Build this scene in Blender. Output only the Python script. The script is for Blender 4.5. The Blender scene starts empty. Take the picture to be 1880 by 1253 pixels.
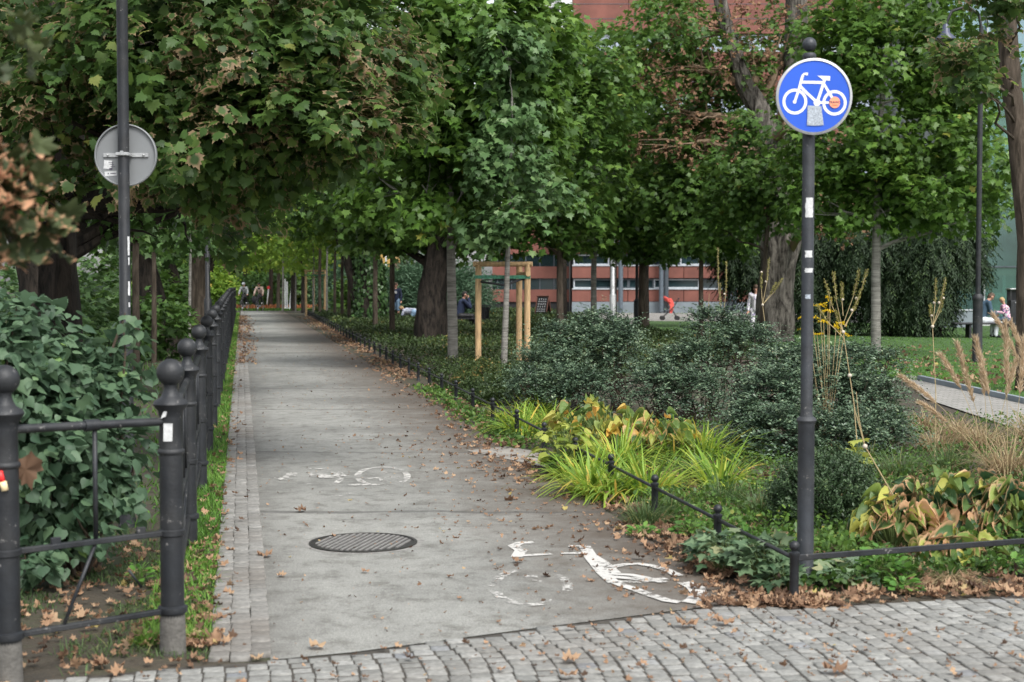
import bpy, bmesh, math, random
import numpy as np
from mathutils import Vector, Matrix, noise
R = math.radians
sc = bpy.context.scene
col = sc.collection
# ---------------------------------------------------------------- camera
F = 2611.0; HZ = 527.0; CH = 1.55; CX, CY = 940.0, 626.5
PITCH = math.atan((CY-HZ)/F)
cam = bpy.data.cameras.new('camera'); cam_o = bpy.data.objects.new('camera', cam); col.objects.link(cam_o)
cam.sensor_width = 36; cam.lens = F/1880*36; cam.clip_start = .1; cam.clip_end = 3000
cam_o.location = (0, 0, CH); cam_o.rotation_euler = (R(90)-PITCH, 0, 0)
cam.dof.use_dof = True; cam.dof.focus_distance = 13.5; cam.dof.aperture_fstop = 4.0
sc.camera = cam_o
# ---------------------------------------------------------------- world and sun (overcast)
SUN_EL, SUN_AZ = R(52), R(150)
w = bpy.data.worlds.new('World'); sc.world = w; w.use_nodes = True
nt = w.node_tree; nt.nodes.clear()
sky = nt.nodes.new('ShaderNodeTexSky'); sky.sky_type = 'NISHITA'; sky.sun_disc = False
sky.sun_elevation = SUN_EL; sky.sun_rotation = SUN_AZ; sky.dust_density = 3.0; sky.air_density = 1.0
hs = nt.nodes.new('ShaderNodeHueSaturation'); hs.inputs['Saturation'].default_value = .22
bg = nt.nodes.new('ShaderNodeBackground'); bg.inputs[1].default_value = .15
wo = nt.nodes.new('ShaderNodeOutputWorld')
nt.links.new(sky.outputs[0], hs.inputs['Color']); nt.links.new(hs.outputs[0], bg.inputs[0]); nt.links.new(bg.outputs[0], wo.inputs[0])
sl = bpy.data.lights.new('sun', 'SUN'); sl.energy = 1.5; sl.angle = R(22); sl.color = (1, .97, .93)
so = bpy.data.objects.new('sun', sl); col.objects.link(so)
sd = Vector((math.sin(SUN_AZ)*math.cos(SUN_EL), math.cos(SUN_AZ)*math.cos(SUN_EL), math.sin(SUN_EL)))
so.rotation_euler = sd.to_track_quat('Z', 'Y').to_euler(); so.location = (0, -5, 30)
sc.view_settings.view_transform = 'Standard'; sc.view_settings.look = 'None'
sc.view_settings.exposure = 0.95; sc.view_settings.gamma = 1
sc.cycles.use_denoising = True
sc.cycles.max_bounces = 6; sc.cycles.diffuse_bounces = 3; sc.cycles.transmission_bounces = 3
sc.cycles.transparent_max_bounces = 6; sc.cycles.sample_clamp_indirect = 5
# ---------------------------------------------------------------- pixel -> world
def ray(px, py):
    xc = (px-CX)/F; yc = -(py-CY)/F; c, s = math.cos(PITCH), math.sin(PITCH)
    return Vector((xc, c+yc*s, -s+yc*c))
def at(px, py, Y):
    d = ray(px, py); d = d*(Y/d.y); return Vector((d.x, d.y, d.z+CH))
def G(px, py, z=0.):
    d = ray(px, py); d = d*((z-CH)/d.z); return Vector((d.x, d.y, z))
def X_at(px, Y): return (px-CX)/F*Y
UX, UY = math.cos(math.atan(.19)), math.sin(math.atan(.19))
def P(o, y, z=0.):            # path frame: o = offset to the right of the path's left edge line
    return Vector((o-.19*y, y, z))
rng = np.random.default_rng(7); rnd = random.Random(5)
# ---------------------------------------------------------------- scene helpers
def tag(o, label=None, cat=None, group=None, kind=None):
    if label: o['label'] = label
    if cat: o['category'] = cat
    if group: o['group'] = group
    if kind: o['kind'] = kind
    return o
def thing(name, label, cat, loc=(0, 0, 0), rz=0, group=None):
    o = bpy.data.objects.new(name, None); col.objects.link(o); o.location = loc; o.rotation_euler = (0, 0, rz)
    o.empty_display_size = .2
    return tag(o, label, cat, group)
def link(name, me, mat=None, parent=None):
    o = bpy.data.objects.new(name, me); col.objects.link(o)
    if mat: me.materials.append(mat)
    if parent: o.parent = parent
    return o
class MB:
    def __init__(s): s.v = []; s.f = []; s.sm = []
    def add(s, vs, fs, smooth=False):
        n = len(s.v); s.v += [tuple(v) for v in vs]; s.f += [tuple(i+n for i in f) for f in fs]; s.sm += [smooth]*len(fs); return s
    def box(s, c, d, rz=0, M=None, bev=0.):
        x, y, z = d[0]/2, d[1]/2, d[2]/2; vs = []
        if bev <= 0:
            vs = [(sx*x, sy*y, sz*z) for sz in (-1, 1) for sx, sy in ((-1, -1), (1, -1), (1, 1), (-1, 1))]
            fs = [(3, 2, 1, 0), (4, 5, 6, 7)]+[(i, (i+1) % 4, (i+1) % 4+4, i+4) for i in range(4)]
        else:
            prof = [(-z, bev), (-z+bev, 0), (z-bev, 0), (z, bev)]; fs = []
            for zz, b in prof:
                for sx, sy in ((-1, -1), (1, -1), (1, 1), (-1, 1)):
                    if sx*sy > 0: pts = [(sx*(x-b), sy*(y-b-bev)), (sx*(x-b-bev), sy*(y-b))]
                    else: pts = [(sx*(x-b-bev), sy*(y-b)), (sx*(x-b), sy*(y-b-bev))]
                    if (sx, sy) in ((-1, -1), (1, 1)): pass
                    vs += [(p[0], p[1], zz) for p in pts]
            n = 8
            for k in range(3): fs += [(k*n+i, k*n+(i+1) % n, (k+1)*n+(i+1) % n, (k+1)*n+i) for i in range(n)]
            fs += [tuple(range(n-1, -1, -1)), tuple(range(3*n, 4*n))]
        cr, sr = math.cos(rz), math.sin(rz)
        vs = [Vector((v[0]*cr-v[1]*sr, v[0]*sr+v[1]*cr, v[2])) for v in vs]
        if M is not None: vs = [M @ v for v in vs]
        return s.add([v+Vector(c) for v in vs], fs)
    def tube(s, pts, r, n=10, cap=True, smooth=True, jit=0.):
        pts = [Vector(p) for p in pts]
        if not hasattr(r, '__len__'): r = [r]*len(pts)
        vs = []; ref = None
        for i, p in enumerate(pts):
            t = (pts[min(i+1, len(pts)-1)]-pts[max(i-1, 0)]).normalized()
            if ref is None: ref = Vector((1, 0, 0)) if abs(t.x) < .8 else Vector((0, 1, 0))
            a = (ref-t*ref.dot(t)).normalized(); b = t.cross(a); ref = a
            for k in range(n):
                an = 2*math.pi*k/n; q = a*math.cos(an)+b*math.sin(an)
                rr = r[i]
                if jit: rr *= 1+jit*noise.noise(Vector((q.x*2.2+p.x, q.y*2.2+p.y, p.z*.9+q.z)))
                vs.append(p+q*rr)
        m = len(pts); fs = [(i*n+k, i*n+(k+1) % n, (i+1)*n+(k+1) % n, (i+1)*n+k) for i in range(m-1) for k in range(n)]
        s.add(vs, fs, smooth)
        if cap:
            b0 = len(s.v)-len(vs); s.f += [tuple(b0+k for k in range(n-1, -1, -1)), tuple(b0+(m-1)*n+k for k in range(n))]; s.sm += [False]*2
        return s
    def lathe(s, prof, c=(0, 0, 0), n=20, smooth=True, M=None):
        vs = []; c = Vector(c)
        for r, z in prof:
            for k in range(n):
                v = Vector((r*math.cos(2*math.pi*k/n), r*math.sin(2*math.pi*k/n), z))
                if M is not None: v = M @ v
                vs.append(v+c)
        m = len(prof); fs = [(i*n+k, i*n+(k+1) % n, (i+1)*n+(k+1) % n, (i+1)*n+k) for i in range(m-1) for k in range(n)]
        fs += [tuple(range(n-1, -1, -1)), tuple((m-1)*n+k for k in range(n))]
        return s.add(vs, fs, smooth)
    def ball(s, c, r, n=14, sc3=(1, 1, 1)):
        m = n//2+1; vs = []; fs = []
        for i in range(m+1):
            th = math.pi*i/m
            for k in range(n):
                ph = 2*math.pi*k/n; vs.append((c[0]+r*sc3[0]*math.sin(th)*math.cos(ph), c[1]+r*sc3[1]*math.sin(th)*math.sin(ph), c[2]-r*sc3[2]*math.cos(th)))
        for i in range(m):
            for k in range(n): fs.append((i*n+k, i*n+(k+1) % n, (i+1)*n+(k+1) % n, (i+1)*n+k))
        return s.add(vs, fs, True)
    def prism(s, outline, y0, y1, M=None):      # outline in XZ plane, extruded along Y
        n = len(outline); vs = [Vector((a, y0, b)) for a, b in outline]+[Vector((a, y1, b)) for a, b in outline]
        if M is not None: vs = [M @ v for v in vs]
        fs = [tuple(range(n)), tuple(range(2*n-1, n-1, -1))]+[(i, i+n, (i+1) % n+n, (i+1) % n) for i in range(n)]
        return s.add(vs, fs)
    def poly(s, pts): return s.add(pts, [tuple(range(len(pts)))])
    def build(s, name, mat=None, parent=None, bev=None):
        me = bpy.data.meshes.new(name); me.from_pydata(s.v, [], s.f); me.polygons.foreach_set('use_smooth', s.sm); me.update()
        bm = bmesh.new(); bm.from_mesh(me); bmesh.ops.remove_doubles(bm, verts=bm.verts, dist=1e-6)
        bmesh.ops.recalc_face_normals(bm, faces=bm.faces)
        for e in bm.edges:
            if len(e.link_faces) == 2 and e.calc_face_angle(0) > .7: e.smooth = False
        bm.to_mesh(me); bm.free()
        return link(name, me, mat, parent)
def sheet(name, pts, z, mat, kind='structure', parent=None):
    me = bpy.data.meshes.new(name); me.from_pydata([(p[0], p[1], z) for p in pts], [], [tuple(range(len(pts)))]); me.update()
    o = link(name, me, mat, parent)
    if me.polygons[0].normal.z < 0: me.flip_normals()
    if kind: o['kind'] = kind
    return o
# ---------------------------------------------------------------- materials
def newmat(name):
    m = bpy.data.materials.new(name); m.use_nodes = True; n = m.node_tree.nodes; n.clear()
    out = n.new('ShaderNodeOutputMaterial'); b = n.new('ShaderNodeBsdfPrincipled'); m.node_tree.links.new(b.outputs[0], out.inputs[0])
    return m, m.node_tree, b, out
def ramp(t, stops):
    r = t.nodes.new('ShaderNodeValToRGB'); e = r.color_ramp.elements
    while len(e) < len(stops): e.new(.5)
    for i, (p, c) in enumerate(stops): e[i].position = p; e[i].color = (*c, 1) if len(c) == 3 else c
    return r
def simple(name, c, rough=.6, metal=0., var=.15, scale=8., bump=0., bscale=60., stretch=(1, 1, 1), spec=.5):
    m, t, b, out = newmat(name); N = t.nodes; L = t.links
    tc = N.new('ShaderNodeTexCoord'); mp = N.new('ShaderNodeMapping'); mp.inputs['Scale'].default_value = stretch
    L.new(tc.outputs['Object'], mp.inputs[0])
    nz = N.new('ShaderNodeTexNoise'); nz.inputs['Scale'].default_value = scale; nz.inputs['Detail'].default_value = 5
    L.new(mp.outputs[0], nz.inputs['Vector'])
    lo = tuple(x*(1-var) for x in c); hi = tuple(min(1, x*(1+var)) for x in c)
    r = ramp(t, [(.3, lo), (.7, hi)]); L.new(nz.outputs['Fac'], r.inputs[0]); L.new(r.outputs[0], b.inputs['Base Color'])
    b.inputs['Roughness'].default_value = rough; b.inputs['Metallic'].default_value = metal
    b.inputs['Specular IOR Level'].default_value = spec
    if bump:
        n2 = N.new('ShaderNodeTexNoise'); n2.inputs['Scale'].default_value = bscale; n2.inputs['Detail'].default_value = 4
        L.new(mp.outputs[0], n2.inputs['Vector'])
        bp = N.new('ShaderNodeBump'); bp.inputs['Strength'].default_value = bump; bp.inputs['Distance'].default_value = .02
        L.new(n2.outputs['Fac'], bp.inputs['Height']); L.new(bp.outputs[0], b.inputs['Normal'])
    return m
def bark(name, c1, c2, sc_=6., stretch=.18, bump=.8, rings=False):
    m, t, b, out = newmat(name); N = t.nodes; L = t.links
    tc = N.new('ShaderNodeTexCoord'); mp = N.new('ShaderNodeMapping')
    mp.inputs['Scale'].default_value = (.35, .35, 3.) if rings else (1, 1, stretch)
    L.new(tc.outputs['Object'], mp.inputs[0])
    nz = N.new('ShaderNodeTexNoise'); nz.inputs['Scale'].default_value = sc_; nz.inputs['Detail'].default_value = 8; nz.inputs['Roughness'].default_value = .65; nz.inputs['Distortion'].default_value = .6
    L.new(mp.outputs[0], nz.inputs['Vector'])
    r = ramp(t, [(.38, c1), (.62, c2)]); L.new(nz.outputs['Fac'], r.inputs[0]); L.new(r.outputs[0], b.inputs['Base Color'])
    bp = N.new('ShaderNodeBump'); bp.inputs['Strength'].default_value = bump; bp.inputs['Distance'].default_value = .04
    L.new(nz.outputs['Fac'], bp.inputs['Height']); L.new(bp.outputs[0], b.inputs['Normal']); b.inputs['Roughness'].default_value = .9
    b.inputs['Specular IOR Level'].default_value = .2
    return m
def leafmat(name, cols, scorch=None, sc_amt=0., rough=.5, trans=.3, spec=.35):
    """cols: ramp over the per-leaf random attribute v; scorch colour on the leaf tips (attribute e)"""
    m, t, b, out = newmat(name); N = t.nodes; L = t.links
    a = N.new('ShaderNodeAttribute'); a.attribute_name = 'v'
    r = ramp(t, cols); L.new(a.outputs['Fac'], r.inputs[0]); c = r.outputs[0]
    if scorch:
        e = N.new('ShaderNodeAttribute'); e.attribute_name = 'e'
        nz = N.new('ShaderNodeTexNoise'); nz.inputs['Scale'].default_value = 2.2
        g = N.new('ShaderNodeNewGeometry'); L.new(g.outputs['Position'], nz.inputs['Vector'])
        mu = N.new('ShaderNodeMath'); mu.operation = 'MULTIPLY_ADD'; L.new(nz.outputs['Fac'], mu.inputs[0]); mu.inputs[1].default_value = 2.6; mu.inputs[2].default_value = sc_amt-1.3
        m2 = N.new('ShaderNodeMath'); m2.operation = 'ADD'; m2.use_clamp = True; L.new(e.outputs['Fac'], m2.inputs[0]); L.new(mu.outputs[0], m2.inputs[1])
        m3 = N.new('ShaderNodeMapRange'); m3.inputs[1].default_value = .75; m3.inputs[2].default_value = 1.; L.new(m2.outputs[0], m3.inputs[0])
        mx = N.new('ShaderNodeMix'); mx.data_type = 'RGBA'; L.new(m3.outputs[0], mx.inputs[0]); L.new(c, mx.inputs[6]); mx.inputs[7].default_value = (*scorch, 1)
        c = mx.outputs[2]
    L.new(c, b.inputs['Base Color']); b.inputs['Roughness'].default_value = rough; b.inputs['Specular IOR Level'].default_value = spec
    if trans > 0:
        tr = N.new('ShaderNodeBsdfTranslucent'); ms = N.new('ShaderNodeMixShader'); ms.inputs[0].default_value = trans
        br = N.new('ShaderNodeHueSaturation'); br.inputs['Value'].default_value = 1.5; br.inputs['Hue'].default_value = .485; L.new(c, br.inputs['Color'])
        L.new(br.outputs[0], tr.inputs[0]); L.new(b.outputs[0], ms.inputs[1]); L.new(tr.outputs[0], ms.inputs[2]); L.new(ms.outputs[0], out.inputs[0])
    return m
M = {}
def iron(name, c, rough, chips=.66):
    m = simple(name, c, rough, 0, .35, 14, .12, 90); t = m.node_tree; N = t.nodes; L = t.links; b = [n for n in N if n.type == 'BSDF_PRINCIPLED'][0]; src = b.inputs['Base Color'].links[0].from_socket
    tc = N.new('ShaderNodeTexCoord'); n1 = N.new('ShaderNodeTexNoise'); n1.inputs['Scale'].default_value = 38; n1.inputs['Detail'].default_value = 6; n1.inputs['Roughness'].default_value = .7; L.new(tc.outputs['Object'], n1.inputs['Vector'])
    n2 = N.new('ShaderNodeTexNoise'); n2.inputs['Scale'].default_value = 4; L.new(tc.outputs['Object'], n2.inputs['Vector']); ad = N.new('ShaderNodeMath'); ad.operation = 'MULTIPLY_ADD'; L.new(n2.outputs['Fac'], ad.inputs[0]); ad.inputs[1].default_value = .35; L.new(n1.outputs['Fac'], ad.inputs[2])
    q = N.new('ShaderNodeMapRange'); q.inputs[1].default_value = chips+.16; q.inputs[2].default_value = chips+.2; L.new(ad.outputs[0], q.inputs[0])
    x = N.new('ShaderNodeMix'); x.data_type = 'RGBA'; L.new(q.outputs[0], x.inputs[0]); L.new(src, x.inputs[6]); x.inputs[7].default_value = (.17, .165, .16, 1)
    q2 = N.new('ShaderNodeMapRange'); q2.inputs[1].default_value = .5; q2.inputs[2].default_value = .8; q2.inputs[4].default_value = .35; L.new(n2.outputs['Fac'], q2.inputs[0])
    y = N.new('ShaderNodeMix'); y.data_type = 'RGBA'; L.new(q2.outputs[0], y.inputs[0]); L.new(x.outputs[2], y.inputs[6]); y.inputs[7].default_value = (.07, .068, .062, 1); L.new(y.outputs[2], b.inputs['Base Color'])
    L.new(ramp(t, [(.3, (rough-.08,)*3), (.7, (rough+.2,)*3)]).outputs[0], b.inputs['Roughness']); rr = b.inputs['Roughness'].links[0].from_node; L.new(n2.outputs['Fac'], rr.inputs[0]); return m
M['iron'] = iron('black_iron_paint', (.011, .013, .016), .46); _ = simple('black_iron_paint', (.011, .013, .016), .46, 0, .35, 14, .12, 90)
M['iron_grey'] = iron('dark_grey_pole_paint', (.024, .028, .034), .48)
M['iron_dusty'] = simple('dusty_concrete_footing', (.11, .105, .095), .9, 0, .3, 14, .4, 60)
M['galv'] = simple('galvanised_steel', (.42, .43, .43), .45, .6, .15, 20)
M['signback'] = simple('grey_sign_back', (.19, .2, .205), .55, .1, .08, 5)
M['bluesign'] = simple('blue_sign_film', (.028, .105, .56), .5, 0, .08, 3, spec=.25)
M['white'] = simple('white_film', (.78, .79, .8), .45, 0, .04)
M['sticker'] = simple('white_sticker', (.55, .56, .56), .6, 0, .2, 60)
M['orange'] = simple('orange_sticker', (.95, .32, .18), .5, 0, .05)
M['ink'] = simple('dark_ink', (.05, .04, .07), .6)
M['ink_red'] = simple('faded_red_ink', (.6, .16, .08), .6)
M['tape'] = simple('silvery_peeling_sticker', (.33, .37, .42), .5, 0, .45, 130)
M['wood'] = simple('pale_pine_stake', (.46, .31, .16), .75, 0, .3, 5, .3, 40, (6, 6, 1))
M['greentape'] = simple('green_band', (.03, .16, .09), .5, 0, .5, 30)
M['strap'] = simple('black_rubber_strap', (.015, .015, .018), .7)
M['brick'] = simple('red_brick_panel', (.19, .072, .054), .8, 0, .25, .9, .15, 20)
M['concrete'] = simple('grey_blue_concrete', (.2, .235, .26), .8, 0, .15, 1.5)
M['lightsill'] = simple('pale_sill', (.42, .45, .48), .6)
M['steel_dk'] = simple('dark_grey_steel', (.07, .085, .1), .5, .2)
M['glass_dk'] = simple('dark_window_glass', (.018, .035, .04), .08, 0, .6, .5, spec=1.)
M['whitewall'] = simple('white_render', (.62, .63, .64), .8, 0, .06, .5)
M['yellowwall'] = simple('ochre_wall', (.5, .32, .1), .85)
M['brownwall'] = simple('brown_cladding', (.12, .07, .05), .8)
M['black'] = simple('matt_black', (.012, .012, .014), .6)
M['rubber'] = simple('tyre_rubber', (.02, .02, .02), .8)
M['skin'] = simple('skin', (.5, .27, .19), .6, 0, .06)
M['red_cloth'] = simple('coral_red_cloth', (.8, .12, .1), .8)
M['flatred'] = simple('red_plastic', (.7, .03, .03), .5)
M['flatblue'] = simple('blue_panel', (.05, .12, .6), .5)
M['soilm'] = simple('garden_soil', (.055, .042, .03), .95, 0, .45, 3.5, .8, 30)
M['bark_dark'] = bark('dark_furrowed_bark', (.008, .007, .006), (.042, .034, .027), 10, .3, 1.)
M['bark_mid'] = bark('brown_bark', (.035, .028, .02), (.11, .088, .068), 9, .2, .7)
M['bark_grey'] = bark('pale_smooth_bark', (.13, .125, .11), (.27, .26, .235), 7, .2, .3, True)
M['bark_plane'] = bark('grey_cracked_bark', (.022, .019, .016), (.17, .155, .135), 9, .28, 1.)
M['twig'] = simple('twig_bark', (.07, .05, .035), .9)
M['twig_dry'] = simple('dry_pale_twig', (.2, .14, .09), .9)
DKG, MDG, BRG, YLG = (.022, .05, .016), (.04, .095, .022), (.075, .16, .03), (.17, .25, .05)
M['lf_left'] = leafmat('scorched_maple_leaf', [(0, (.032, .068, .018)), (.5, (.066, .13, .03)), (.85, (.12, .195, .042)), (1, (.21, .24, .06))], (.29, .21, .12), .0, .5, .42)
M['lf_brown'] = leafmat('brown_edged_leaf', [(0, (.04, .06, .025)), (1, (.08, .1, .035))], (.5, .28, .16), .3, .6, .25)
M['lf_bright'] = leafmat('bright_maple_leaf', [(0, (.04, .09, .014)), (.5, (.09, .182, .03)), (.9, (.16, .27, .05)), (1, (.3, .31, .06))], None, 0, .45, .35)
M['lf_mid'] = leafmat('mid_green_maple_leaf', [(0, (.034, .08, .015)), (.5, (.075, .153, .028)), (.93, (.14, .235, .045)), (1, (.27, .26, .06))], None, 0, .45, .3)
M['lf_blue'] = leafmat('blue_green_maple_leaf', [(0, (.045, .095, .03)), (.5, (.085, .165, .055)), (1, (.17, .26, .1))], None, 0, .5, .25)
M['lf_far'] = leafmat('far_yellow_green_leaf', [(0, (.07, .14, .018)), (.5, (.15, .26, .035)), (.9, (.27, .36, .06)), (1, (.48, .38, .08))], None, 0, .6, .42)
M['lf_dark'] = leafmat('dark_green_leaf', [(0, (.026, .062, .012)), (.6, (.058, .125, .026)), (1, (.11, .19, .04))], None, 0, .5, .2)
M['lf_yew'] = leafmat('yew_needle', [(0, (.01, .024, .01)), (.7, (.026, .055, .018)), (1, (.065, .11, .03))], None, 0, .6, .1)
M['lf_ivy'] = leafmat('ivy_leaf', [(0, (.02, .05, .015)), (1, (.075, .15, .045))], None, 0, .35, .15)
M['lf_willow'] = leafmat('silver_green_leaf', [(0, (.05, .11, .06)), (1, (.13, .22, .13))], None, 0, .6, .25)
M['lf_lilac'] = leafmat('lilac_leaf', [(0, (.035, .072, .04)), (.5, (.08, .14, .078)), (.88, (.13, .21, .11)), (1, (.2, .33, .09))], None, 0, .5, .3, .3)
M['lf_cot'] = leafmat('cotoneaster_leaf', [(0, (.02, .042, .024)), (.4, (.05, .09, .052)), (.85, (.12, .185, .105)), (1, (.22, .28, .16))], None, 0, .4, .1, .5)
M['lf_box'] = leafmat('boxwood_leaf', [(0, (.025, .05, .02)), (.6, (.06, .105, .045)), (1, (.13, .18, .07))], None, 0, .45, .1)
M['lf_hedge'] = leafmat('ground_cover_leaf', [(0, (.018, .035, .01)), (.55, (.04, .07, .018)), (.93, (.085, .12, .03)), (1, (.3, .19, .06))], None, 0, .55, .2)
M['lf_dry'] = leafmat('dry_brown_leaf', [(0, (.06, .038, .026)), (.3, (.17, .1, .06)), (.75, (.38, .235, .14)), (.97, (.42, .29, .18)), (1, (.4, .34, .1))], None, 0, .75, .2)
M['lf_drytwig'] = leafmat('withered_leaf', [(0, (.13, .075, .04)), (1, (.32, .19, .11))], None, 0, .8, .2)
M['lf_green'] = leafmat('fresh_green_leaf', [(0, (.06, .16, .03)), (.7, (.12, .27, .05)), (1, (.2, .36, .08))], None, 0, .5, .35)
M['lf_ger'] = leafmat('grey_green_palmate_leaf', [(0, (.06, .115, .055)), (.8, (.16, .235, .125)), (1, (.24, .25, .13))], None, 0, .5, .2)
M['lf_vine'] = leafmat('yellow_green_vine_leaf', [(0, (.14, .2, .035)), (1, (.4, .44, .09))], None, 0, .5, .35)
M['lf_hosta'] = leafmat('withering_hosta_leaf', [(0, (.03, .075, .035)), (.45, (.06, .12, .04)), (.75, (.2, .28, .06)), (1, (.42, .42, .09))], (.5, .31, .17), .14, .5, .25)
M['lf_hosta_y'] = leafmat('yellowing_hosta_leaf', [(0, (.05, .11, .035)), (.45, (.15, .23, .055)), (.8, (.42, .4, .08)), (1, (.55, .34, .07))], (.5, .33, .14), .0, .5, .3)
M['gr_lily'] = leafmat('daylily_blade', [(0, (.09, .18, .03)), (.55, (.22, .36, .045)), (.85, (.42, .48, .08)), (1, (.6, .45, .09))], None, 0, .45, .35)
M['gr_lawn'] = leafmat('lawn_blade', [(0, (.045, .11, .016)), (.7, (.095, .22, .03)), (1, (.17, .3, .05))], None, 0, .6, .3)
M['gr_fine'] = leafmat('fine_grass_blade', [(0, (.04, .08, .025)), (.7, (.09, .15, .05)), (1, (.25, .25, .1))], None, 0, .6, .3)
M['gr_dry'] = leafmat('dry_grass_blade', [(0, (.2, .15, .08)), (.7, (.42, .33, .19)), (1, (.6, .5, .33))], None, 0, .7, .3)
M['gr_tan'] = leafmat('feathery_plume', [(0, (.35, .26, .15)), (1, (.68, .56, .4))], None, 0, .8, .3)
M['gold'] = leafmat('goldenrod_floret', [(0, (.5, .36, .01)), (1, (.85, .65, .03))], None, 0, .7, .3)
M['seed'] = leafmat('green_seed_spike', [(0, (.13, .13, .035)), (1, (.28, .27, .08))], None, 0, .7, .2)
M['fluff'] = simple('pale_seed_head', (.5, .44, .36), .9)
M['orangefl'] = simple('orange_brown_bed', (.42, .14, .05), .9, 0, .3, 3)
# ---------------------------------------------------------------- leaf templates (verts, tris, edge weight)
def fan(half, fold=.0, droop=.0, cy=.33):
    pts = [(0, 0)]+half[:-1]+[half[-1]]+[(-x, y) for x, y in reversed(half[:-1])]
    v = [(0, cy, 0)]; e = [0.]
    for i, (x, y) in enumerate(pts):
        r = math.hypot(x, y-cy); v.append((x, y, fold*abs(x)-droop*r*r)); e.append(min(1., r/.62) if i else 0.)
    n = len(pts); t = [(0, 1+i, 1+(i+1) % n) for i in range(n)]
    return np.array(v), np.array(t), np.array(e)
T_MAPLE = fan([(.2, -.04), (.4, -.08), (.4, .1), (.62, .3), (.44, .38), (.46, .54), (.27, .52), (.26, .72), (.14, .7), (0, .98)], .14, .45)
T_SPIKE = fan([(.2, -.02), (.42, -.1), (.34, .1), (.66, .32), (.38, .38), (.46, .56), (.2, .56), (0, 1)], .15, .35)
T_STAR = fan([(.36, -.1), (.3, .12), (.62, .36), (.26, .48), (0, 1)], .12, .28)
T_HEART = fan([(.28, -.1), (.5, .12), (.44, .45), (.2, .75), (0, 1.05)], -.22, .12)
T_OVAL = fan([(.3, .25), (.3, .65), (0, 1)], .2, .1, .5)
T_QUAD = (np.array([(0, 0, 0), (.3, .5, .08), (0, 1, -.08), (-.3, .5, .08)]), np.array([(0, 1, 2), (0, 2, 3)]), np.array([0, .5, 1, .5]))
T_NEEDLE = (np.array([(-.06, 0, 0), (.06, 0, 0), (0, 1, -.1)]), np.array([(0, 1, 2)]), np.array([0, 0, 1.]))
def hosta_t():      # broad leaf, rolled rim
    v = []; e = []; t = []
    for i in range(6):
        y = i/5; wd = .48*math.sin(math.pi*min(1, .12+.9*y))**.8 if i < 5 else .02
        for j in range(5):
            s = (j-2)/2; v.append((s*wd*(1-.25*abs(s)), y*(1-.15*y), .5*abs(s)**2*wd*2-.45*y*y+.09*math.sin(8*y+3*j))); e.append(max(abs(s)**2*.8, (y-.4)*1.3, 0))
    for i in range(5):
        for j in range(4): a = i*5+j; t += [(a, a+1, a+6), (a, a+6, a+5)]
    return np.array(v), np.array(t), np.array(e)
T_HOSTA = hosta_t()
def curl_t():      # a dry, curled maple leaf
    v, t, e = T_MAPLE; v = v.copy(); r = np.hypot(v[:, 0], v[:, 1]-.33); v[:, 2] = .95*r**2+.12*np.sin(v[:, 0]*9+v[:, 1]*5)
    return v, t, e
T_CURL = curl_t()
def unit(a): return a/np.maximum(np.linalg.norm(a, axis=1, keepdims=True), 1e-9)
def leaves(name, T, Pn, A, N, S, V, mat, parent=None):
    tv, tt, te = T; n = len(Pn); m = len(tv)
    A = unit(A); Xa = unit(np.cross(A, N)); Nn = np.cross(Xa, A)
    S = np.broadcast_to(np.asarray(S, float), (n,))
    v = (Pn[:, None, :]+S[:, None, None]*(tv[None, :, 0:1]*Xa[:, None, :]+tv[None, :, 1:2]*A[:, None, :]+tv[None, :, 2:3]*Nn[:, None, :])).reshape(-1, 3)
    f = (tt[None]+(np.arange(n)*m)[:, None, None]).reshape(-1)
    me = bpy.data.meshes.new(name); me.vertices.add(n*m); me.vertices.foreach_set('co', v.ravel().astype(np.float32))
    nf = len(f)//3; me.loops.add(len(f)); me.loops.foreach_set('vertex_index', f.astype(np.int32))
    me.polygons.add(nf); me.polygons.foreach_set('loop_start', np.arange(0, len(f), 3, dtype=np.int32)); me.polygons.foreach_set('loop_total', np.full(nf, 3, np.int32))
    me.update(calc_edges=True)
    at_ = me.attributes.new('v', 'FLOAT', 'POINT'); at_.data.foreach_set('value', np.repeat(np.clip(V, 0, 1), m).astype(np.float32))
    at_ = me.attributes.new('e', 'FLOAT', 'POINT'); at_.data.foreach_set('value', np.tile(te, n).astype(np.float32))
    return link(name, me, mat, parent)
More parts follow.
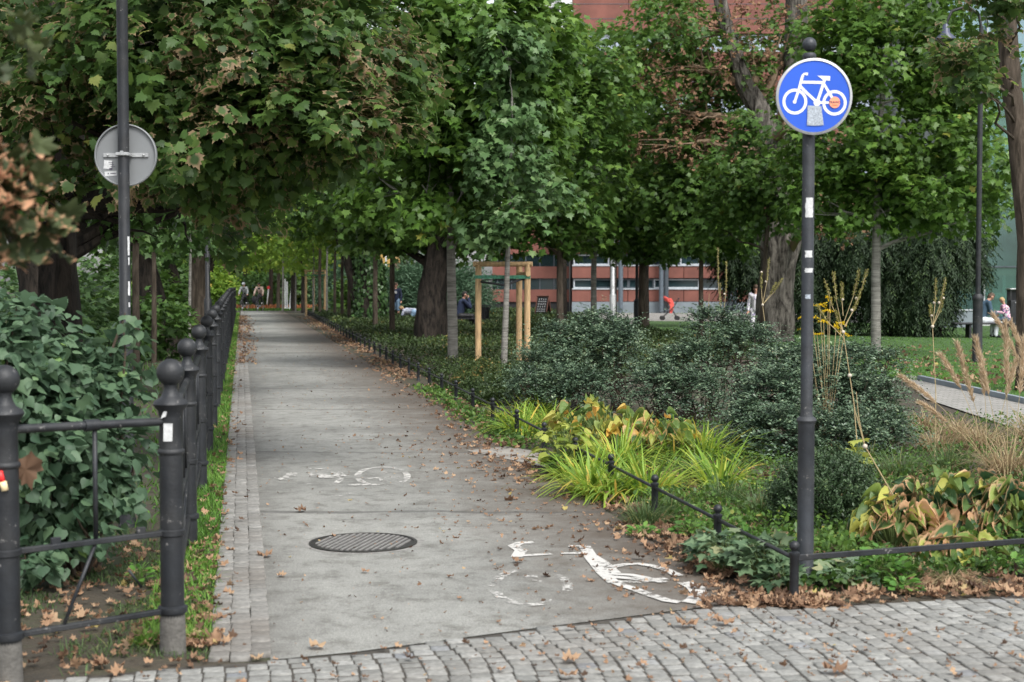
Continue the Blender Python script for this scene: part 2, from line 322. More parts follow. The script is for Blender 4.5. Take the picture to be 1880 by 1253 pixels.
def blades(name, base, dirn, L, W, bend, V, mat, parent=None, seg=4):
    """curved grass blades; base (n,3), dirn (n,3) start directions, L length, W width, bend droop"""
    n = len(base); d = unit(dirn); h = d.copy(); h[:, 2] = 0; h = unit(h+1e-6); side = np.stack([-h[:, 1], h[:, 0], np.zeros(n)], 1)
    tw = rng.uniform(-.6, .6, n)[:, None]; side = unit(side+h*tw)
    L = np.broadcast_to(L, (n,)); W = np.broadcast_to(W, (n,)); bend = np.broadcast_to(bend, (n,))
    vs = np.zeros((n, 2*seg+1, 3))
    for i in range(seg+1):
        s = i/seg; c = base+d*(L*s)[:, None]*(1-.25*bend[:, None]*s)+h*(L*bend*s*s*.55)[:, None]; c[:, 2] -= L*bend*s*s*.62
        if i == seg: vs[:, 2*seg] = c
        else:
            wd = (W*(1-.75*s*s)*.5)[:, None]; vs[:, 2*i] = c-side*wd; vs[:, 2*i+1] = c+side*wd
    t = []
    for i in range(seg-1): a = 2*i; t += [(a, a+1, a+3), (a, a+3, a+2)]
    t.append((2*seg-2, 2*seg-1, 2*seg)); t = np.array(t); m = 2*seg+1
    f = (t[None]+(np.arange(n)*m)[:, None, None]).reshape(-1)
    me = bpy.data.meshes.new(name); me.vertices.add(n*m); me.vertices.foreach_set('co', vs.reshape(-1).astype(np.float32))
    nf = len(f)//3; me.loops.add(len(f)); me.loops.foreach_set('vertex_index', f.astype(np.int32))
    me.polygons.add(nf); me.polygons.foreach_set('loop_start', np.arange(0, len(f), 3, dtype=np.int32)); me.polygons.foreach_set('loop_total', np.full(nf, 3, np.int32))
    me.update(calc_edges=True)
    a_ = me.attributes.new('v', 'FLOAT', 'POINT'); a_.data.foreach_set('value', np.repeat(np.clip(V, 0, 1), m).astype(np.float32))
    return link(name, me, mat, parent)
def rdir(n):
    a = rng.normal(size=(n, 3)); return unit(a)
UPV = np.array([0, 0, 1.])
# ================================================================ GROUND
def asphalt():
    m, t, b, out = newmat('worn_asphalt'); N = t.nodes; L = t.links
    g = N.new('ShaderNodeNewGeometry')
    def nz(s, d=6, r=.6, st=None):
        n = N.new('ShaderNodeTexNoise'); n.inputs['Scale'].default_value = s; n.inputs['Detail'].default_value = d; n.inputs['Roughness'].default_value = r
        if st:
            mp = N.new('ShaderNodeMapping'); mp.inputs['Scale'].default_value = st; mp.inputs['Rotation'].default_value = (0, 0, math.atan(.19)); L.new(g.outputs['Position'], mp.inputs[0]); L.new(mp.outputs[0], n.inputs['Vector'])
        else: L.new(g.outputs['Position'], n.inputs['Vector'])
        return n
    big = nz(.55, 5, .6, (1, .8, 1)); r1 = ramp(t, [(.3, (.15, .151, .141)), (.5, (.225, .226, .212)), (.72, (.28, .281, .264))]); L.new(big.outputs['Fac'], r1.inputs[0])
    fine = nz(130, 4, .85); r2 = ramp(t, [(.34, (.42, .42, .42)), (.5, (1, 1, 1)), (.66, (1.55, 1.55, 1.5))]); L.new(fine.outputs['Fac'], r2.inputs[0])
    mu = N.new('ShaderNodeMix'); mu.data_type = 'RGBA'; mu.blend_type = 'MULTIPLY'; mu.inputs[0].default_value = 1; L.new(r1.outputs[0], mu.inputs[6]); L.new(r2.outputs[0], mu.inputs[7])
    blot = nz(5.5, 8, .75); rb_ = ramp(t, [(.36, (.6, .59, .56)), (.5, (1.0, 1.0, .99)), (.72, (1.18, 1.18, 1.16))]); L.new(blot.outputs['Fac'], rb_.inputs[0])
    mu0 = mu; mu = N.new('ShaderNodeMix'); mu.data_type = 'RGBA'; mu.blend_type = 'MULTIPLY'; mu.inputs[0].default_value = 1; L.new(mu0.outputs[2], mu.inputs[6]); L.new(rb_.outputs[0], mu.inputs[7])
    # brown leaf dust near the right-hand edge
    sp = N.new('ShaderNodeSeparateXYZ'); L.new(g.outputs['Position'], sp.inputs[0])
    o = N.new('ShaderNodeMath'); o.operation = 'MULTIPLY_ADD'; L.new(sp.outputs[1], o.inputs[0]); o.inputs[1].default_value = .19; L.new(sp.outputs[0], o.inputs[2])
    mid = nz(3.2, 6, .7); m1 = N.new('ShaderNodeMath'); m1.operation = 'MULTIPLY_ADD'; L.new(mid.outputs['Fac'], m1.inputs[0]); m1.inputs[1].default_value = 1.5; L.new(o.outputs[0], m1.inputs[2])
    mr = N.new('ShaderNodeMapRange'); mr.inputs[1].default_value = 2.0; mr.inputs[2].default_value = 3.15; L.new(m1.outputs[0], mr.inputs[0])
    mx = N.new('ShaderNodeMix'); mx.data_type = 'RGBA'; L.new(mr.outputs[0], mx.inputs[0]); L.new(mu.outputs[2], mx.inputs[6]); mx.inputs[7].default_value = (.085, .068, .052, 1)
    # asphalt darkens towards the kerb, broken up by noise
    m4 = N.new('ShaderNodeMath'); m4.operation = 'MULTIPLY_ADD'; L.new(mid.outputs['Fac'], m4.inputs[0]); m4.inputs[1].default_value = -.55; L.new(o.outputs[0], m4.inputs[2])
    mr2 = N.new('ShaderNodeMapRange'); mr2.inputs[1].default_value = -.22; mr2.inputs[2].default_value = .16; mr2.inputs[3].default_value = .45; mr2.inputs[4].default_value = 0; L.new(m4.outputs[0], mr2.inputs[0])
    mx2 = N.new('ShaderNodeMix'); mx2.data_type = 'RGBA'; L.new(mr2.outputs[0], mx2.inputs[0]); L.new(mx.outputs[2], mx2.inputs[6]); mx2.inputs[7].default_value = (.06, .055, .048, 1)
    # transverse joints and repairs, wobbling
    last = mx2.outputs[2]
    wob = nz(1.6, 5, .6)
    s_ = N.new('ShaderNodeMath'); s_.operation = 'MULTIPLY_ADD'; L.new(wob.outputs['Fac'], s_.inputs[0]); s_.inputs[1].default_value = .28; L.new(sp.outputs[1], s_.inputs[2])
    for y0, wd, amt in ((13.25, .018, .6), (9.72, .03, .55), (17.9, .03, .5), (21.6, .04, .4), (27.5, .07, .45), (33.2, .12, .5), (15.4, .25, .22), (19.3, .35, .2), (36, 1., .22), (44, 2., .15)):
        d = N.new('ShaderNodeMath'); d.operation = 'SUBTRACT'; L.new(s_.outputs[0], d.inputs[0]); d.inputs[1].default_value = y0+.14
        ab = N.new('ShaderNodeMath'); ab.operation = 'ABSOLUTE'; L.new(d.outputs[0], ab.inputs[0])
        q = N.new('ShaderNodeMapRange'); q.inputs[1].default_value = wd; q.inputs[2].default_value = wd*1.8; q.inputs[3].default_value = amt; q.inputs[4].default_value = 0; L.new(ab.outputs[0], q.inputs[0])
        x = N.new('ShaderNodeMix'); x.data_type = 'RGBA'; L.new(q.outputs[0], x.inputs[0]); L.new(last, x.inputs[6]); x.inputs[7].default_value = (.045, .043, .04, 1); last = x.outputs[2]
    L.new(last, b.inputs['Base Color']); b.inputs['Roughness'].default_value = .82
    bp = N.new('ShaderNodeBump'); bp.inputs['Strength'].default_value = .5; bp.inputs['Distance'].default_value = .004; L.new(fine.outputs['Fac'], bp.inputs['Height']); L.new(bp.outputs[0], b.inputs['Normal'])
    return m
M['asphalt'] = asphalt()
def stone_mat(name, stops, dirt=.35):
    m, t, b, out = newmat(name); N = t.nodes; L = t.links
    a = N.new('ShaderNodeAttribute'); a.attribute_name = 'v'; r = ramp(t, stops); L.new(a.outputs['Fac'], r.inputs[0])
    g = N.new('ShaderNodeNewGeometry'); n = N.new('ShaderNodeTexNoise'); n.inputs['Scale'].default_value = 45; n.inputs['Detail'].default_value = 6; L.new(g.outputs['Position'], n.inputs['Vector'])
    r2 = ramp(t, [(.3, (.7, .7, .7)), (.7, (1.15, 1.15, 1.15))]); L.new(n.outputs['Fac'], r2.inputs[0])
    mu = N.new('ShaderNodeMix'); mu.data_type = 'RGBA'; mu.blend_type = 'MULTIPLY'; mu.inputs[0].default_value = 1; L.new(r.outputs[0], mu.inputs[6]); L.new(r2.outputs[0], mu.inputs[7])
    n3 = N.new('ShaderNodeTexNoise'); n3.inputs['Scale'].default_value = 1.3; n3.inputs['Detail'].default_value = 5; L.new(g.outputs['Position'], n3.inputs['Vector'])
    q = N.new('ShaderNodeMapRange'); q.inputs[1].default_value = .45; q.inputs[2].default_value = .7; q.inputs[4].default_value = dirt; L.new(n3.outputs['Fac'], q.inputs[0])
    mx = N.new('ShaderNodeMix'); mx.data_type = 'RGBA'; L.new(q.outputs[0], mx.inputs[0]); L.new(mu.outputs[2], mx.inputs[6]); mx.inputs[7].default_value = (.12, .1, .08, 1)
    L.new(mx.outputs[2], b.inputs['Base Color']); b.inputs['Roughness'].default_value = .8
    bp = N.new('ShaderNodeBump'); bp.inputs['Strength'].default_value = .5; bp.inputs['Distance'].default_value = .004; L.new(n.outputs['Fac'], bp.inputs['Height']); L.new(bp.outputs[0], b.inputs['Normal'])
    return m
M['cobble'] = stone_mat('grey_sett_stone', [(0, (.185, .187, .174)), (.6, (.24, .241, .225)), (.95, (.29, .29, .272)), (1, (.18, .19, .2))])
M['kerbstone'] = stone_mat('grey_edging_sett', [(0, (.17, .166, .152)), (1, (.25, .245, .228))], .5)
M['joint'] = simple('dark_sandy_joint', (.05, .045, .037), .95, 0, .4, 20)
def paver_mat():
    m, t, b, out = newmat('pale_brick_paving'); N = t.nodes; g = N.new('ShaderNodeNewGeometry'); br = N.new('ShaderNodeTexBrick'); br.inputs['Scale'].default_value = 2.2
    br.inputs['Color1'].default_value = (.3, .29, .27, 1); br.inputs['Color2'].default_value = (.22, .215, .2, 1); br.inputs['Mortar'].default_value = (.08, .08, .06, 1); br.inputs['Mortar Size'].default_value = .014
    t.links.new(g.outputs['Position'], br.inputs['Vector']); t.links.new(br.outputs[0], b.inputs['Base Color']); b.inputs['Roughness'].default_value = .9; return m
M['paving'] = paver_mat()
def ground_mat():
    m, t, b, out = newmat('soil_ground'); N = t.nodes; L = t.links; g = N.new('ShaderNodeNewGeometry')
    n = N.new('ShaderNodeTexNoise'); n.inputs['Scale'].default_value = 1.7; n.inputs['Detail'].default_value = 8; n.inputs['Roughness'].default_value = .7; L.new(g.outputs['Position'], n.inputs['Vector'])
    r = ramp(t, [(.32, (.028, .024, .017)), (.5, (.055, .045, .03)), (.62, (.04, .05, .02)), (.75, (.07, .085, .028))]); L.new(n.outputs['Fac'], r.inputs[0]); L.new(r.outputs[0], b.inputs['Base Color']); b.inputs['Roughness'].default_value = .95
    n2 = N.new('ShaderNodeTexNoise'); n2.inputs['Scale'].default_value = 28; L.new(g.outputs['Position'], n2.inputs['Vector'])
    bp = N.new('ShaderNodeBump'); bp.inputs['Strength'].default_value = .8; bp.inputs['Distance'].default_value = .03; L.new(n2.outputs['Fac'], bp.inputs['Height']); L.new(bp.outputs[0], b.inputs['Normal'])
    return m
M['ground'] = ground_mat()
M['lawnbase'] = simple('lawn_ground', (.04, .09, .02), .95, 0, .4, 2.5, .5, 40)
sheet('ground', [(-900, -300), (900, -300), (900, 1500), (-900, 1500)], 0, M['ground'])
edge_px = [(-400, 1300), (0, 1262), (310, 1229), (496, 1216), (650, 1201), (780, 1184), (950, 1161), (1150, 1136), (1330, 1113), (1460, 1116), (1700, 1106), (1880, 1093), (2400, 1060)]
EDGE = [G(*p) for p in edge_px]
def edge_y(x):
    for a, b in zip(EDGE[:-1], EDGE[1:]):
        if a.x <= x <= b.x: return a.y+(b.y-a.y)*(x-a.x)/(b.x-a.x)
    return EDGE[0].y if x < EDGE[0].x else EDGE[-1].y
# pavement bed under the setts, then the path
pv = [(EDGE[0].x, 1.0)]+[(e.x, e.y) for e in EDGE]+[(EDGE[-1].x, 1.0)]
sheet('pavement_bed', pv, .004, M['joint'])
pa = [(e.x, e.y+.01) for e in EDGE if -1.05 < e.x < 1.5]
lf = [P(.11, y) for y in (6, 20, 50, 91)]; rt = [P(2.62, 91), P(2.6, 50), P(2.55, 20), P(2.5, 9), P(2.45, 7.6)]
sheet('path', [(p[0], p[1]) for p in pa]+[(p.x, p.y) for p in reversed([Vector((q.x, q.y, 0)) for q in rt][::1])][::1][0:0]+[(p.x, p.y) for p in reversed(rt)]+[(p.x, p.y) for p in reversed(lf)], .006, M['asphalt'])
def setts(name, cells, mat, gap=.009, h0=.012, bev=.010):
    """cells: list of (cx, cy, half_u, half_v); stones turned with the path"""
    n = len(cells); c = np.array(cells); top = h0+rng.uniform(-.003, .004, n)
    hu = c[:, 2]-gap/2*rng.uniform(.6, 1.6, n); hv = c[:, 3]-gap/2*rng.uniform(.6, 1.6, n); an = math.atan(.19)+rng.uniform(-.02, .02, n)
    vs = np.zeros((n, 12, 3)); k = 0
    for z, sb in ((0, 0), (-bev*.45, 0), (None, bev)):
        for sx, sy in ((-1, -1), (1, -1), (1, 1), (-1, 1)):
            jx = 1+rng.uniform(-.05, .03, n)
            x = sx*(hu-sb)*jx; y = sy*(hv-sb)*jx
            vs[:, k, 0] = c[:, 0]+x*np.cos(an)-y*np.sin(an); vs[:, k, 1] = c[:, 1]+x*np.sin(an)+y*np.cos(an)
            vs[:, k, 2] = .001 if k < 4 else (top-bev*.45 if k < 8 else top+rng.uniform(-.0015, .0015, n)); k += 1
    q = [(i, (i+1) % 4, (i+1) % 4+4, i+4) for i in range(4)]+[(4+i, 4+(i+1) % 4, (i+1) % 4+8, i+8) for i in range(4)]+[(8, 9, 10, 11)]
    f = (np.array(q)[None]+(np.arange(n)*12)[:, None, None]).reshape(-1)
    me = bpy.data.meshes.new(name); me.vertices.add(n*12); me.vertices.foreach_set('co', vs.reshape(-1).astype(np.float32))
    me.loops.add(len(f)); me.loops.foreach_set('vertex_index', f.astype(np.int32)); nf = len(f)//4
    me.polygons.add(nf); me.polygons.foreach_set('loop_start', np.arange(0, len(f), 4, dtype=np.int32)); me.polygons.foreach_set('loop_total', np.full(nf, 4, np.int32)); me.update(calc_edges=True)
    a = me.attributes.new('v', 'FLOAT', 'POINT'); a.data.foreach_set('value', np.repeat(rng.uniform(0, 1, n), 12).astype(np.float32))
    o = link(name, me, mat); o['kind'] = 'structure'; return o
cells = []; du, dv = .088, .079
for j in range(-50, 95):
    v = j*dv; cu0 = .02*math.sin(j*.5)
    for i in range(-68, 68):
        u = i*du+cu0+rnd.uniform(-.0025, .0025); vv = v+rnd.uniform(-.002, .002)+.02*math.sin(i*.25)+.022*(i % 2)
        x = u*UX-vv*UY; y = u*UY+vv*UX+3.5
        if y > edge_y(x)-.03 or y < 2.2 or abs(x) > 4.2: continue
        cells.append((x, y, du/2, dv/2))
setts('pavement', cells, M['cobble'], .0065, .0085, .005)
cells = []
for k in range(0, 850):
    y = 5.82+k*.1
    for o_, hw in ((.072, .044), (-.014, .047), (-.103, .046)):
        if o_ < -.05 and k > 400: continue
        p = P(o_+rnd.uniform(-.004, .004), y+(.05 if o_ < 0 else 0)+rnd.uniform(-.006, .006))
        if p.y < edge_y(p.x)+.05: continue
        cells.append((p.x, p.y, hw, .05))
setts('kerb', cells, M['kerbstone'], .005, .024, .006)
# ---- painted bicycle symbols, flat on the path
def paint_mat(name, thr):
    m, t, b, out = newmat(name); N = t.nodes; L = t.links; g = N.new('ShaderNodeNewGeometry')
    n = N.new('ShaderNodeTexNoise'); n.inputs['Scale'].default_value = 26; n.inputs['Detail'].default_value = 8; n.inputs['Roughness'].default_value = .75; L.new(g.outputs['Position'], n.inputs['Vector'])
    n2 = N.new('ShaderNodeTexNoise'); n2.inputs['Scale'].default_value = 3.5; L.new(g.outputs['Position'], n2.inputs['Vector'])
    ad = N.new('ShaderNodeMath'); ad.operation = 'MULTIPLY_ADD'; L.new(n2.outputs['Fac'], ad.inputs[0]); ad.inputs[1].default_value = .6; L.new(n.outputs['Fac'], ad.inputs[2])
    q = N.new('ShaderNodeMapRange'); q.inputs[1].default_value = thr; q.inputs[2].default_value = thr+.12; L.new(ad.outputs[0], q.inputs[0])
    tr = N.new('ShaderNodeBsdfTransparent'); ms = N.new('ShaderNodeMixShader'); L.new(q.outputs[0], ms.inputs[0]); L.new(tr.outputs[0], ms.inputs[1]); L.new(b.outputs[0], ms.inputs[2]); L.new(ms.outputs[0], out.inputs[0])
    b.inputs['Base Color'].default_value = (.5, .49, .46, 1); b.inputs['Roughness'].default_value = .7
    return m
M['paint'] = paint_mat('road_paint', .66); M['paint_worn'] = paint_mat('worn_road_paint', .76)
def strokes(name, strks, mat, z=.0105):
    mb = MB()
    for k, (wd, pts) in enumerate(strks):
        g = [G(*p) for p in pts]
        L_ = []; R_ = []
        for i, p in enumerate(g):
            t = (g[min(i+1, len(g)-1)]-g[max(i-1, 0)]).normalized(); nn = Vector((-t.y, t.x, 0))*wd/2*(1+.25*noise.noise(p*9))
            L_.append(p+nn); R_.append(p-nn)
        zz = z+k*.00025
        mb.add([(p.x, p.y, zz) for p in L_]+[(p.x, p.y, zz) for p in R_], [(i, i+1, len(g)+i+1, len(g)+i) for i in range(len(g)-1)])
    o = mb.build(name, mat); return o
def arc(cx, cy, rx, ry, a0, a1, n=14): return [(cx+rx*math.cos(R(a0+(a1-a0)*i/n)), cy+ry*math.sin(R(a0+(a1-a0)*i/n))) for i in range(n+1)]
a1 = strokes('bicycle_marking', [(.075, [(948, 1026), (957, 1014), (943, 1005), (955, 1000), (980, 999)]), (.05, [(955, 1024), (985, 1022), (1012, 1020)]),
    (.05, [(1030, 1019), (1078, 1019)]), (.07, [(1044, 1006), (1074, 1007), (1086, 1028), (1106, 1055), (1128, 1074)]), (.05, [(1080, 1018), (1108, 1036), (1132, 1056)]),
    (.06, [(1112, 1054), (1126, 1044), (1148, 1040), (1172, 1039), (1200, 1043), (1226, 1051), (1246, 1061)]), (.06, [(1112, 1062), (1160, 1066), (1222, 1073)]), (.06, [(1118, 1068), (1140, 1078), (1165, 1086), (1195, 1097), (1225, 1107), (1248, 1110)]),
    (.085, [(1256, 1073), (1277, 1083), (1284, 1095), (1274, 1107), (1262, 1111)]), (.05, [(1130, 1072), (1175, 1073), (1222, 1066)]), (.05, [(1118, 1058), (1160, 1060), (1200, 1068)])], M['paint'])
tag(a1, 'white painted bicycle symbol on the asphalt beside the leaf strewn edge', 'road marking')
a2 = strokes('worn_wheel', [(.055, arc(975, 1081, 68, 33, -175, 200, 30)), (.05, [(975, 1050), (1020, 1060), (1034, 1058)]), (.07, [(972, 1060), (990, 1076)])], paint_mat('nearly_gone_paint', .79))
a2.parent = a1; a2.name = 'worn_wheel'
a3 = strokes('bicycle_marking', [(.05, arc(702, 877, 46, 17, 100, 440, 26)), (.05, arc(575, 880, 50, 17, 180, 420, 24)), (.07, [(705, 868), (703, 892)]), (.08, [(665, 881), (735, 879)]), (.08, [(640, 893), (735, 892)]), (.07, [(668, 914), (705, 914)]), (.07, [(612, 914), (642, 908)]),
    (.09, arc(578, 880, 48, 16, 190, 350, 14)), (.09, [(565, 876), (640, 878)]), (.12, [(575, 871), (600, 880), (628, 879)]), (.08, [(568, 890), (596, 892)]), (.08, [(512, 880), (520, 887)])], paint_mat('very_worn_road_paint', .755))
tag(a3, 'worn and broken white bicycle symbol beyond the round iron cover', 'road marking')
# ---- round iron cover
mh = thing('manhole_cover', 'round ribbed iron inspection cover set in the asphalt path', 'manhole cover', G(667, 999))
r0 = .325
mb = MB(); mb.lathe([(r0, .007), (r0, .0135), (r0-.02, .0145), (r0-.022, .009), (.01, .009)], n=48); mb.build('cover_plate', simple('worn_cast_iron', (.035, .033, .03), .5, .3, .3, 30, .2, 80), mh)
mb = MB()
for k in range(-8, 9):
    d = k*.036; hl = math.sqrt(max(0, (r0-.045)**2-d*d))
    if hl > .03: mb.box((d*math.cos(R(-14)), d*math.sin(R(-14)), .0115), (.015, hl*2, .009), R(-14))
mb.build('cover_ribs', simple('polished_iron_rib', (.2, .195, .185), .6, .0, .25, 30), mh)
mb = MB()
for k in range(48):
    a = 2*math.pi*k/48; b_ = a+2*math.pi/48; r1, r2 = r0+.004, r0+.035+.012*math.sin(k*1.7)
    mb.add([(r1*math.cos(a), r1*math.sin(a), .0075), (r2*math.cos(a), r2*math.sin(a), .0075), (r2*math.cos(b_), r2*math.sin(b_), .0075), (r1*math.cos(b_), r1*math.sin(b_), .0075)], [(0, 1, 2, 3)])
mb.build('surround', simple('pale_mortar', (.22, .215, .2), .9, 0, .25, 20), mh)
sheet('paving_slab', [G(*p)[:2] for p in ((855, 829), (930, 822), (1010, 835), (1000, 860))], .0105, simple('pale_concrete_slab', (.24, .225, .2), .9, 0, .25, 6))
# ---- lawns, side path, plaza
sheet('lawn', [G(*p)[:2] for p in ((1180, 655), (1480, 668), (1668, 700), (1890, 745), (2300, 800), (2600, 603), (1725, 594), (1180, 590))], .012, M['lawnbase'])
sheet('side_path', [G(*p)[:2] for p in ((1650, 690), (1705, 694), (2300, 830), (2300, 1010), (1880, 795), (1700, 735))], .018, M['paving'])
sheet('plaza', [(-4.5, 57.5), (14, 57.5), (60, 46), (60, 84), (-4.5, 84)], .008, M['paving'])
mb = MB(); a, b_ = G(1690, 700), G(2300, 838)
d = (b_-a); mb.box((a+b_)/2+Vector((0, .05, .04)), (d.length, .08, .1), math.atan2(d.y, d.x)); mb.build('kerb', M['concrete'])['kind'] = 'structure'

# ================================================================ LEFT IRON FENCE (one thing)
fl = thing('iron_fence', 'tall black iron fence with ball topped posts between shrubs and path', 'fence', (-1.436, 5.97, 0))
FO = Vector(fl.location)
def fpost(loc, h=1.245, rise=0.):
    """post with mouldings and bands; returns post obj; ball is a sub-part"""
    mb = MB(); r = .049
    pr = [(r+.002, -.35), (r+.002, .17), (r+.012, .175), (r+.014, .185), (r+.012, .2), (r, .206), (r, .50), (r+.007, .505), (r+.007, .525), (r, .53), (r, .845), (r+.006, .85), (r+.008, .857), (r+.006, .865), (r, .87), (r-.002, 1.0), (r+.004, 1.03),
          (r+.018, 1.045), (r+.024, 1.058), (r+.018, 1.072), (r-.006, 1.085), (r-.014, 1.1), (.026, 1.125), (.03, 1.14)]
    mb.lathe(pr, (0, 0, 0), 26); p = mb.build('post', M['iron'], fl); p.location = Vector(loc)-FO+Vector((0, 0, rise))
    b = MB(); b.ball((0, 0, 1.19), .058, 24); b = b.build('ball_finial', M['iron'], p)
    return p
post0 = Vector((-1.97, 5.51, 0)); p1 = Vector((-1.436, 5.97, 0))
locs = [p1]; 
pp = fpost(post0); fpost(p1)
mb = MB(); mb.lathe([(.053, -.3), (.056, .0), (.053, .12), (.051, .168)], n=24); ft = mb.build('footing', M['iron_dusty'], fl)
ft2 = ft.copy(); col.objects.link(ft2); ft2.location = post0-FO; ft2['x'] = 0; del ft2['x']
mb = MB(); mb.add([(-.02, -.0525, .905), (.018, -.0535, .905), (.02, -.0535, .98), (-.018, -.0525, .98)], [(0, 1, 2, 3)]); mb.add([(-.03, -.0515, 1.0), (-.008, -.0535, 1.01), (-.002, -.0535, 1.035), (-.018, -.052, 1.03)], [(0, 1, 2, 3)])
mb.build('paper_sticker', M['sticker'], fl)
def gz(y): return max(0., .0085*(min(y, 42)-9))
y = 5.97; k = 0; proto = None; prev = p1
pr0 = None
while y < 84 and k < 34:
    y += 2.44; k += 1; q = P(-.325-.0006*(y-8), y); rz_ = gz(y)
    if pr0 is None: pr0 = fpost(q, rise=rz_)
    else:
        c = pr0.copy(); col.objects.link(c); c.location = q-FO+Vector((0, 0, rz_))
        for ch in pr0.children: d = ch.copy(); col.objects.link(d); d.parent = c
    zr0 = gz(prev.y)
    a, b_ = prev-FO, q-FO
    for z, r in ((1.0, .019),): MB().tube([a+Vector((0, 0, z+zr0)), b_+Vector((0, 0, z+rz_))], r, 8).build('top_rail', M['iron'], fl)
    mb = MB(); d = b_-a; an = math.atan2(d.y, d.x)
    mb.tube([a+Vector((0, 0, .515+zr0)), b_+Vector((0, 0, .515+rz_))], .014, 6); mb.tube([a+Vector((0, 0, .18+zr0)), b_+Vector((0, 0, .18+rz_))], .014, 6); mb.build('flat_rail', M['iron'], fl)
    mb = MB(); mid = (a+b_)/2; zm = (zr0+rz_)/2
    nb = 6
    for j in range(1, nb):
        c0 = a+(b_-a)*(j/nb); mb.tube([c0+Vector((0, 0, .51+zm)), c0+Vector((0, 0, 1.0+zm))], .007, 5)
    mb.tube([a+Vector((0, 0, .52+zr0)), mid+Vector((0, 0, .19+zm))], .008, 5); mb.tube([b_+Vector((0, 0, .52+rz_)), mid+Vector((0, 0, .19+zm))], .008, 5)
    mb.build('bars', M['iron'], fl); prev = q
# front panel between post0 and p1
a, b_ = post0-FO, Vector((0, 0, 0)); d = b_-a; an = math.atan2(d.y, d.x)
mb = MB(); mb.tube([a+Vector((0, 0, .995)), b_+Vector((0, 0, .985))], .0175, 12); m_ = a+d*.5+Vector((0, 0, .99)); mb.tube([m_-d.normalized()*.03, m_+d.normalized()*.03], .024, 12); mb.build('top_rail', M['iron'], fl)
for z in (.515, .185):
    mb = MB(); mb.box((a+b_)/2+Vector((0, 0, z)), (d.length, .03, .022), an, bev=.003)
    if z > .3:
        for s in (.28, .8): mb.box(a+d*s+Vector((0, 0, z+.022)), (.04, .016, .03), an, bev=.003)
    mb.build('flat_rail', M['iron'], fl)
mb = MB(); m_ = a+d*.52; mb.tube([m_+Vector((0, 0, .52)), m_+Vector((0, 0, .98))], .010, 8); mb.tube([m_+Vector((0, 0, .51)), a+d*.32+Vector((0, 0, .19))], .008, 8); mb.tube([m_+d*.2+Vector((0, 0, .38)), m_+d*.28+Vector((0, 0, .3))], .006, 6); mb.build('bars', M['iron'], fl)
mb = MB(); mb.tube([a+Vector((-.005, -.052, .84)), a+Vector((.006, -.054, .80))], .012, 8); mb.build('red_tag', M['flatred'], fl)
mb = MB(); mb.tube([a+Vector((.008, -.054, .80)), a+Vector((.016, -.054, .765))], .014, 8); mb.build('cream_tag', simple('cream_plastic', (.75, .6, .35), .5), fl)

# ================================================================ LOW FENCE RIGHT (one thing)
lf_ = thing('low_fence', 'knee high black rail with small ball topped posts along the bed', 'fence', P(2.71, 6.95)); LO = Vector(lf_.location)
def lpost(loc, s=1.):
    mb = MB(); r = .018
    mb.lathe([(.034, -.1), (.034, .012), (.026, .03), (.0235, .05), (.0225, .225), (.027, .232), (.027, .245), (.014, .25), (.014, .257)], n=16)
    p = mb.build('post', M['iron'], lf_); p.location = Vector(loc)-LO
    b = MB(); b.ball((0, 0, .277), .026, 16); b.build('ball_finial', M['iron'], p); return p
ys = [6.95, 8.12, 9.42, 10.6, 11.8, 13.1, 14.5]; yy = 14.5
while yy < 84: yy += 1.5; ys.append(yy)
pts = [P(2.71+.0125*(y_-7), y_) for y_ in ys]
pc = None
for q in pts:
    if pc is None: pc = lpost(q)
    else:
        c = pc.copy(); col.objects.link(c); c.location = q-LO
        for ch in pc.children: e_ = ch.copy(); col.objects.link(e_); e_.parent = c
for a, b_ in zip(pts[:-1], pts[1:]):
    MB().tube([a-LO+Vector((0, 0, .215)), b_-LO+Vector((0, 0, .215))], .0105, 6).build('rail', M['iron'], lf_)
c0 = pts[0]; c1 = Vector((3.05, 7.55, 0)); c2 = Vector((4.7, 8.1, 0))
for q in (c1, c2):
    c = pc.copy(); col.objects.link(c); c.location = q-LO
    for ch in pc.children: e_ = ch.copy(); col.objects.link(e_); e_.parent = c
for a, b_ in ((c0, c1), (c1, c2)): 
    mb = MB(); d = b_-a; mb.box((a+b_)/2-LO+Vector((0, 0, .217)), (d.length, .014, .03), math.atan2(d.y, d.x), bev=.003); mb.build('rail', M['iron'], lf_)

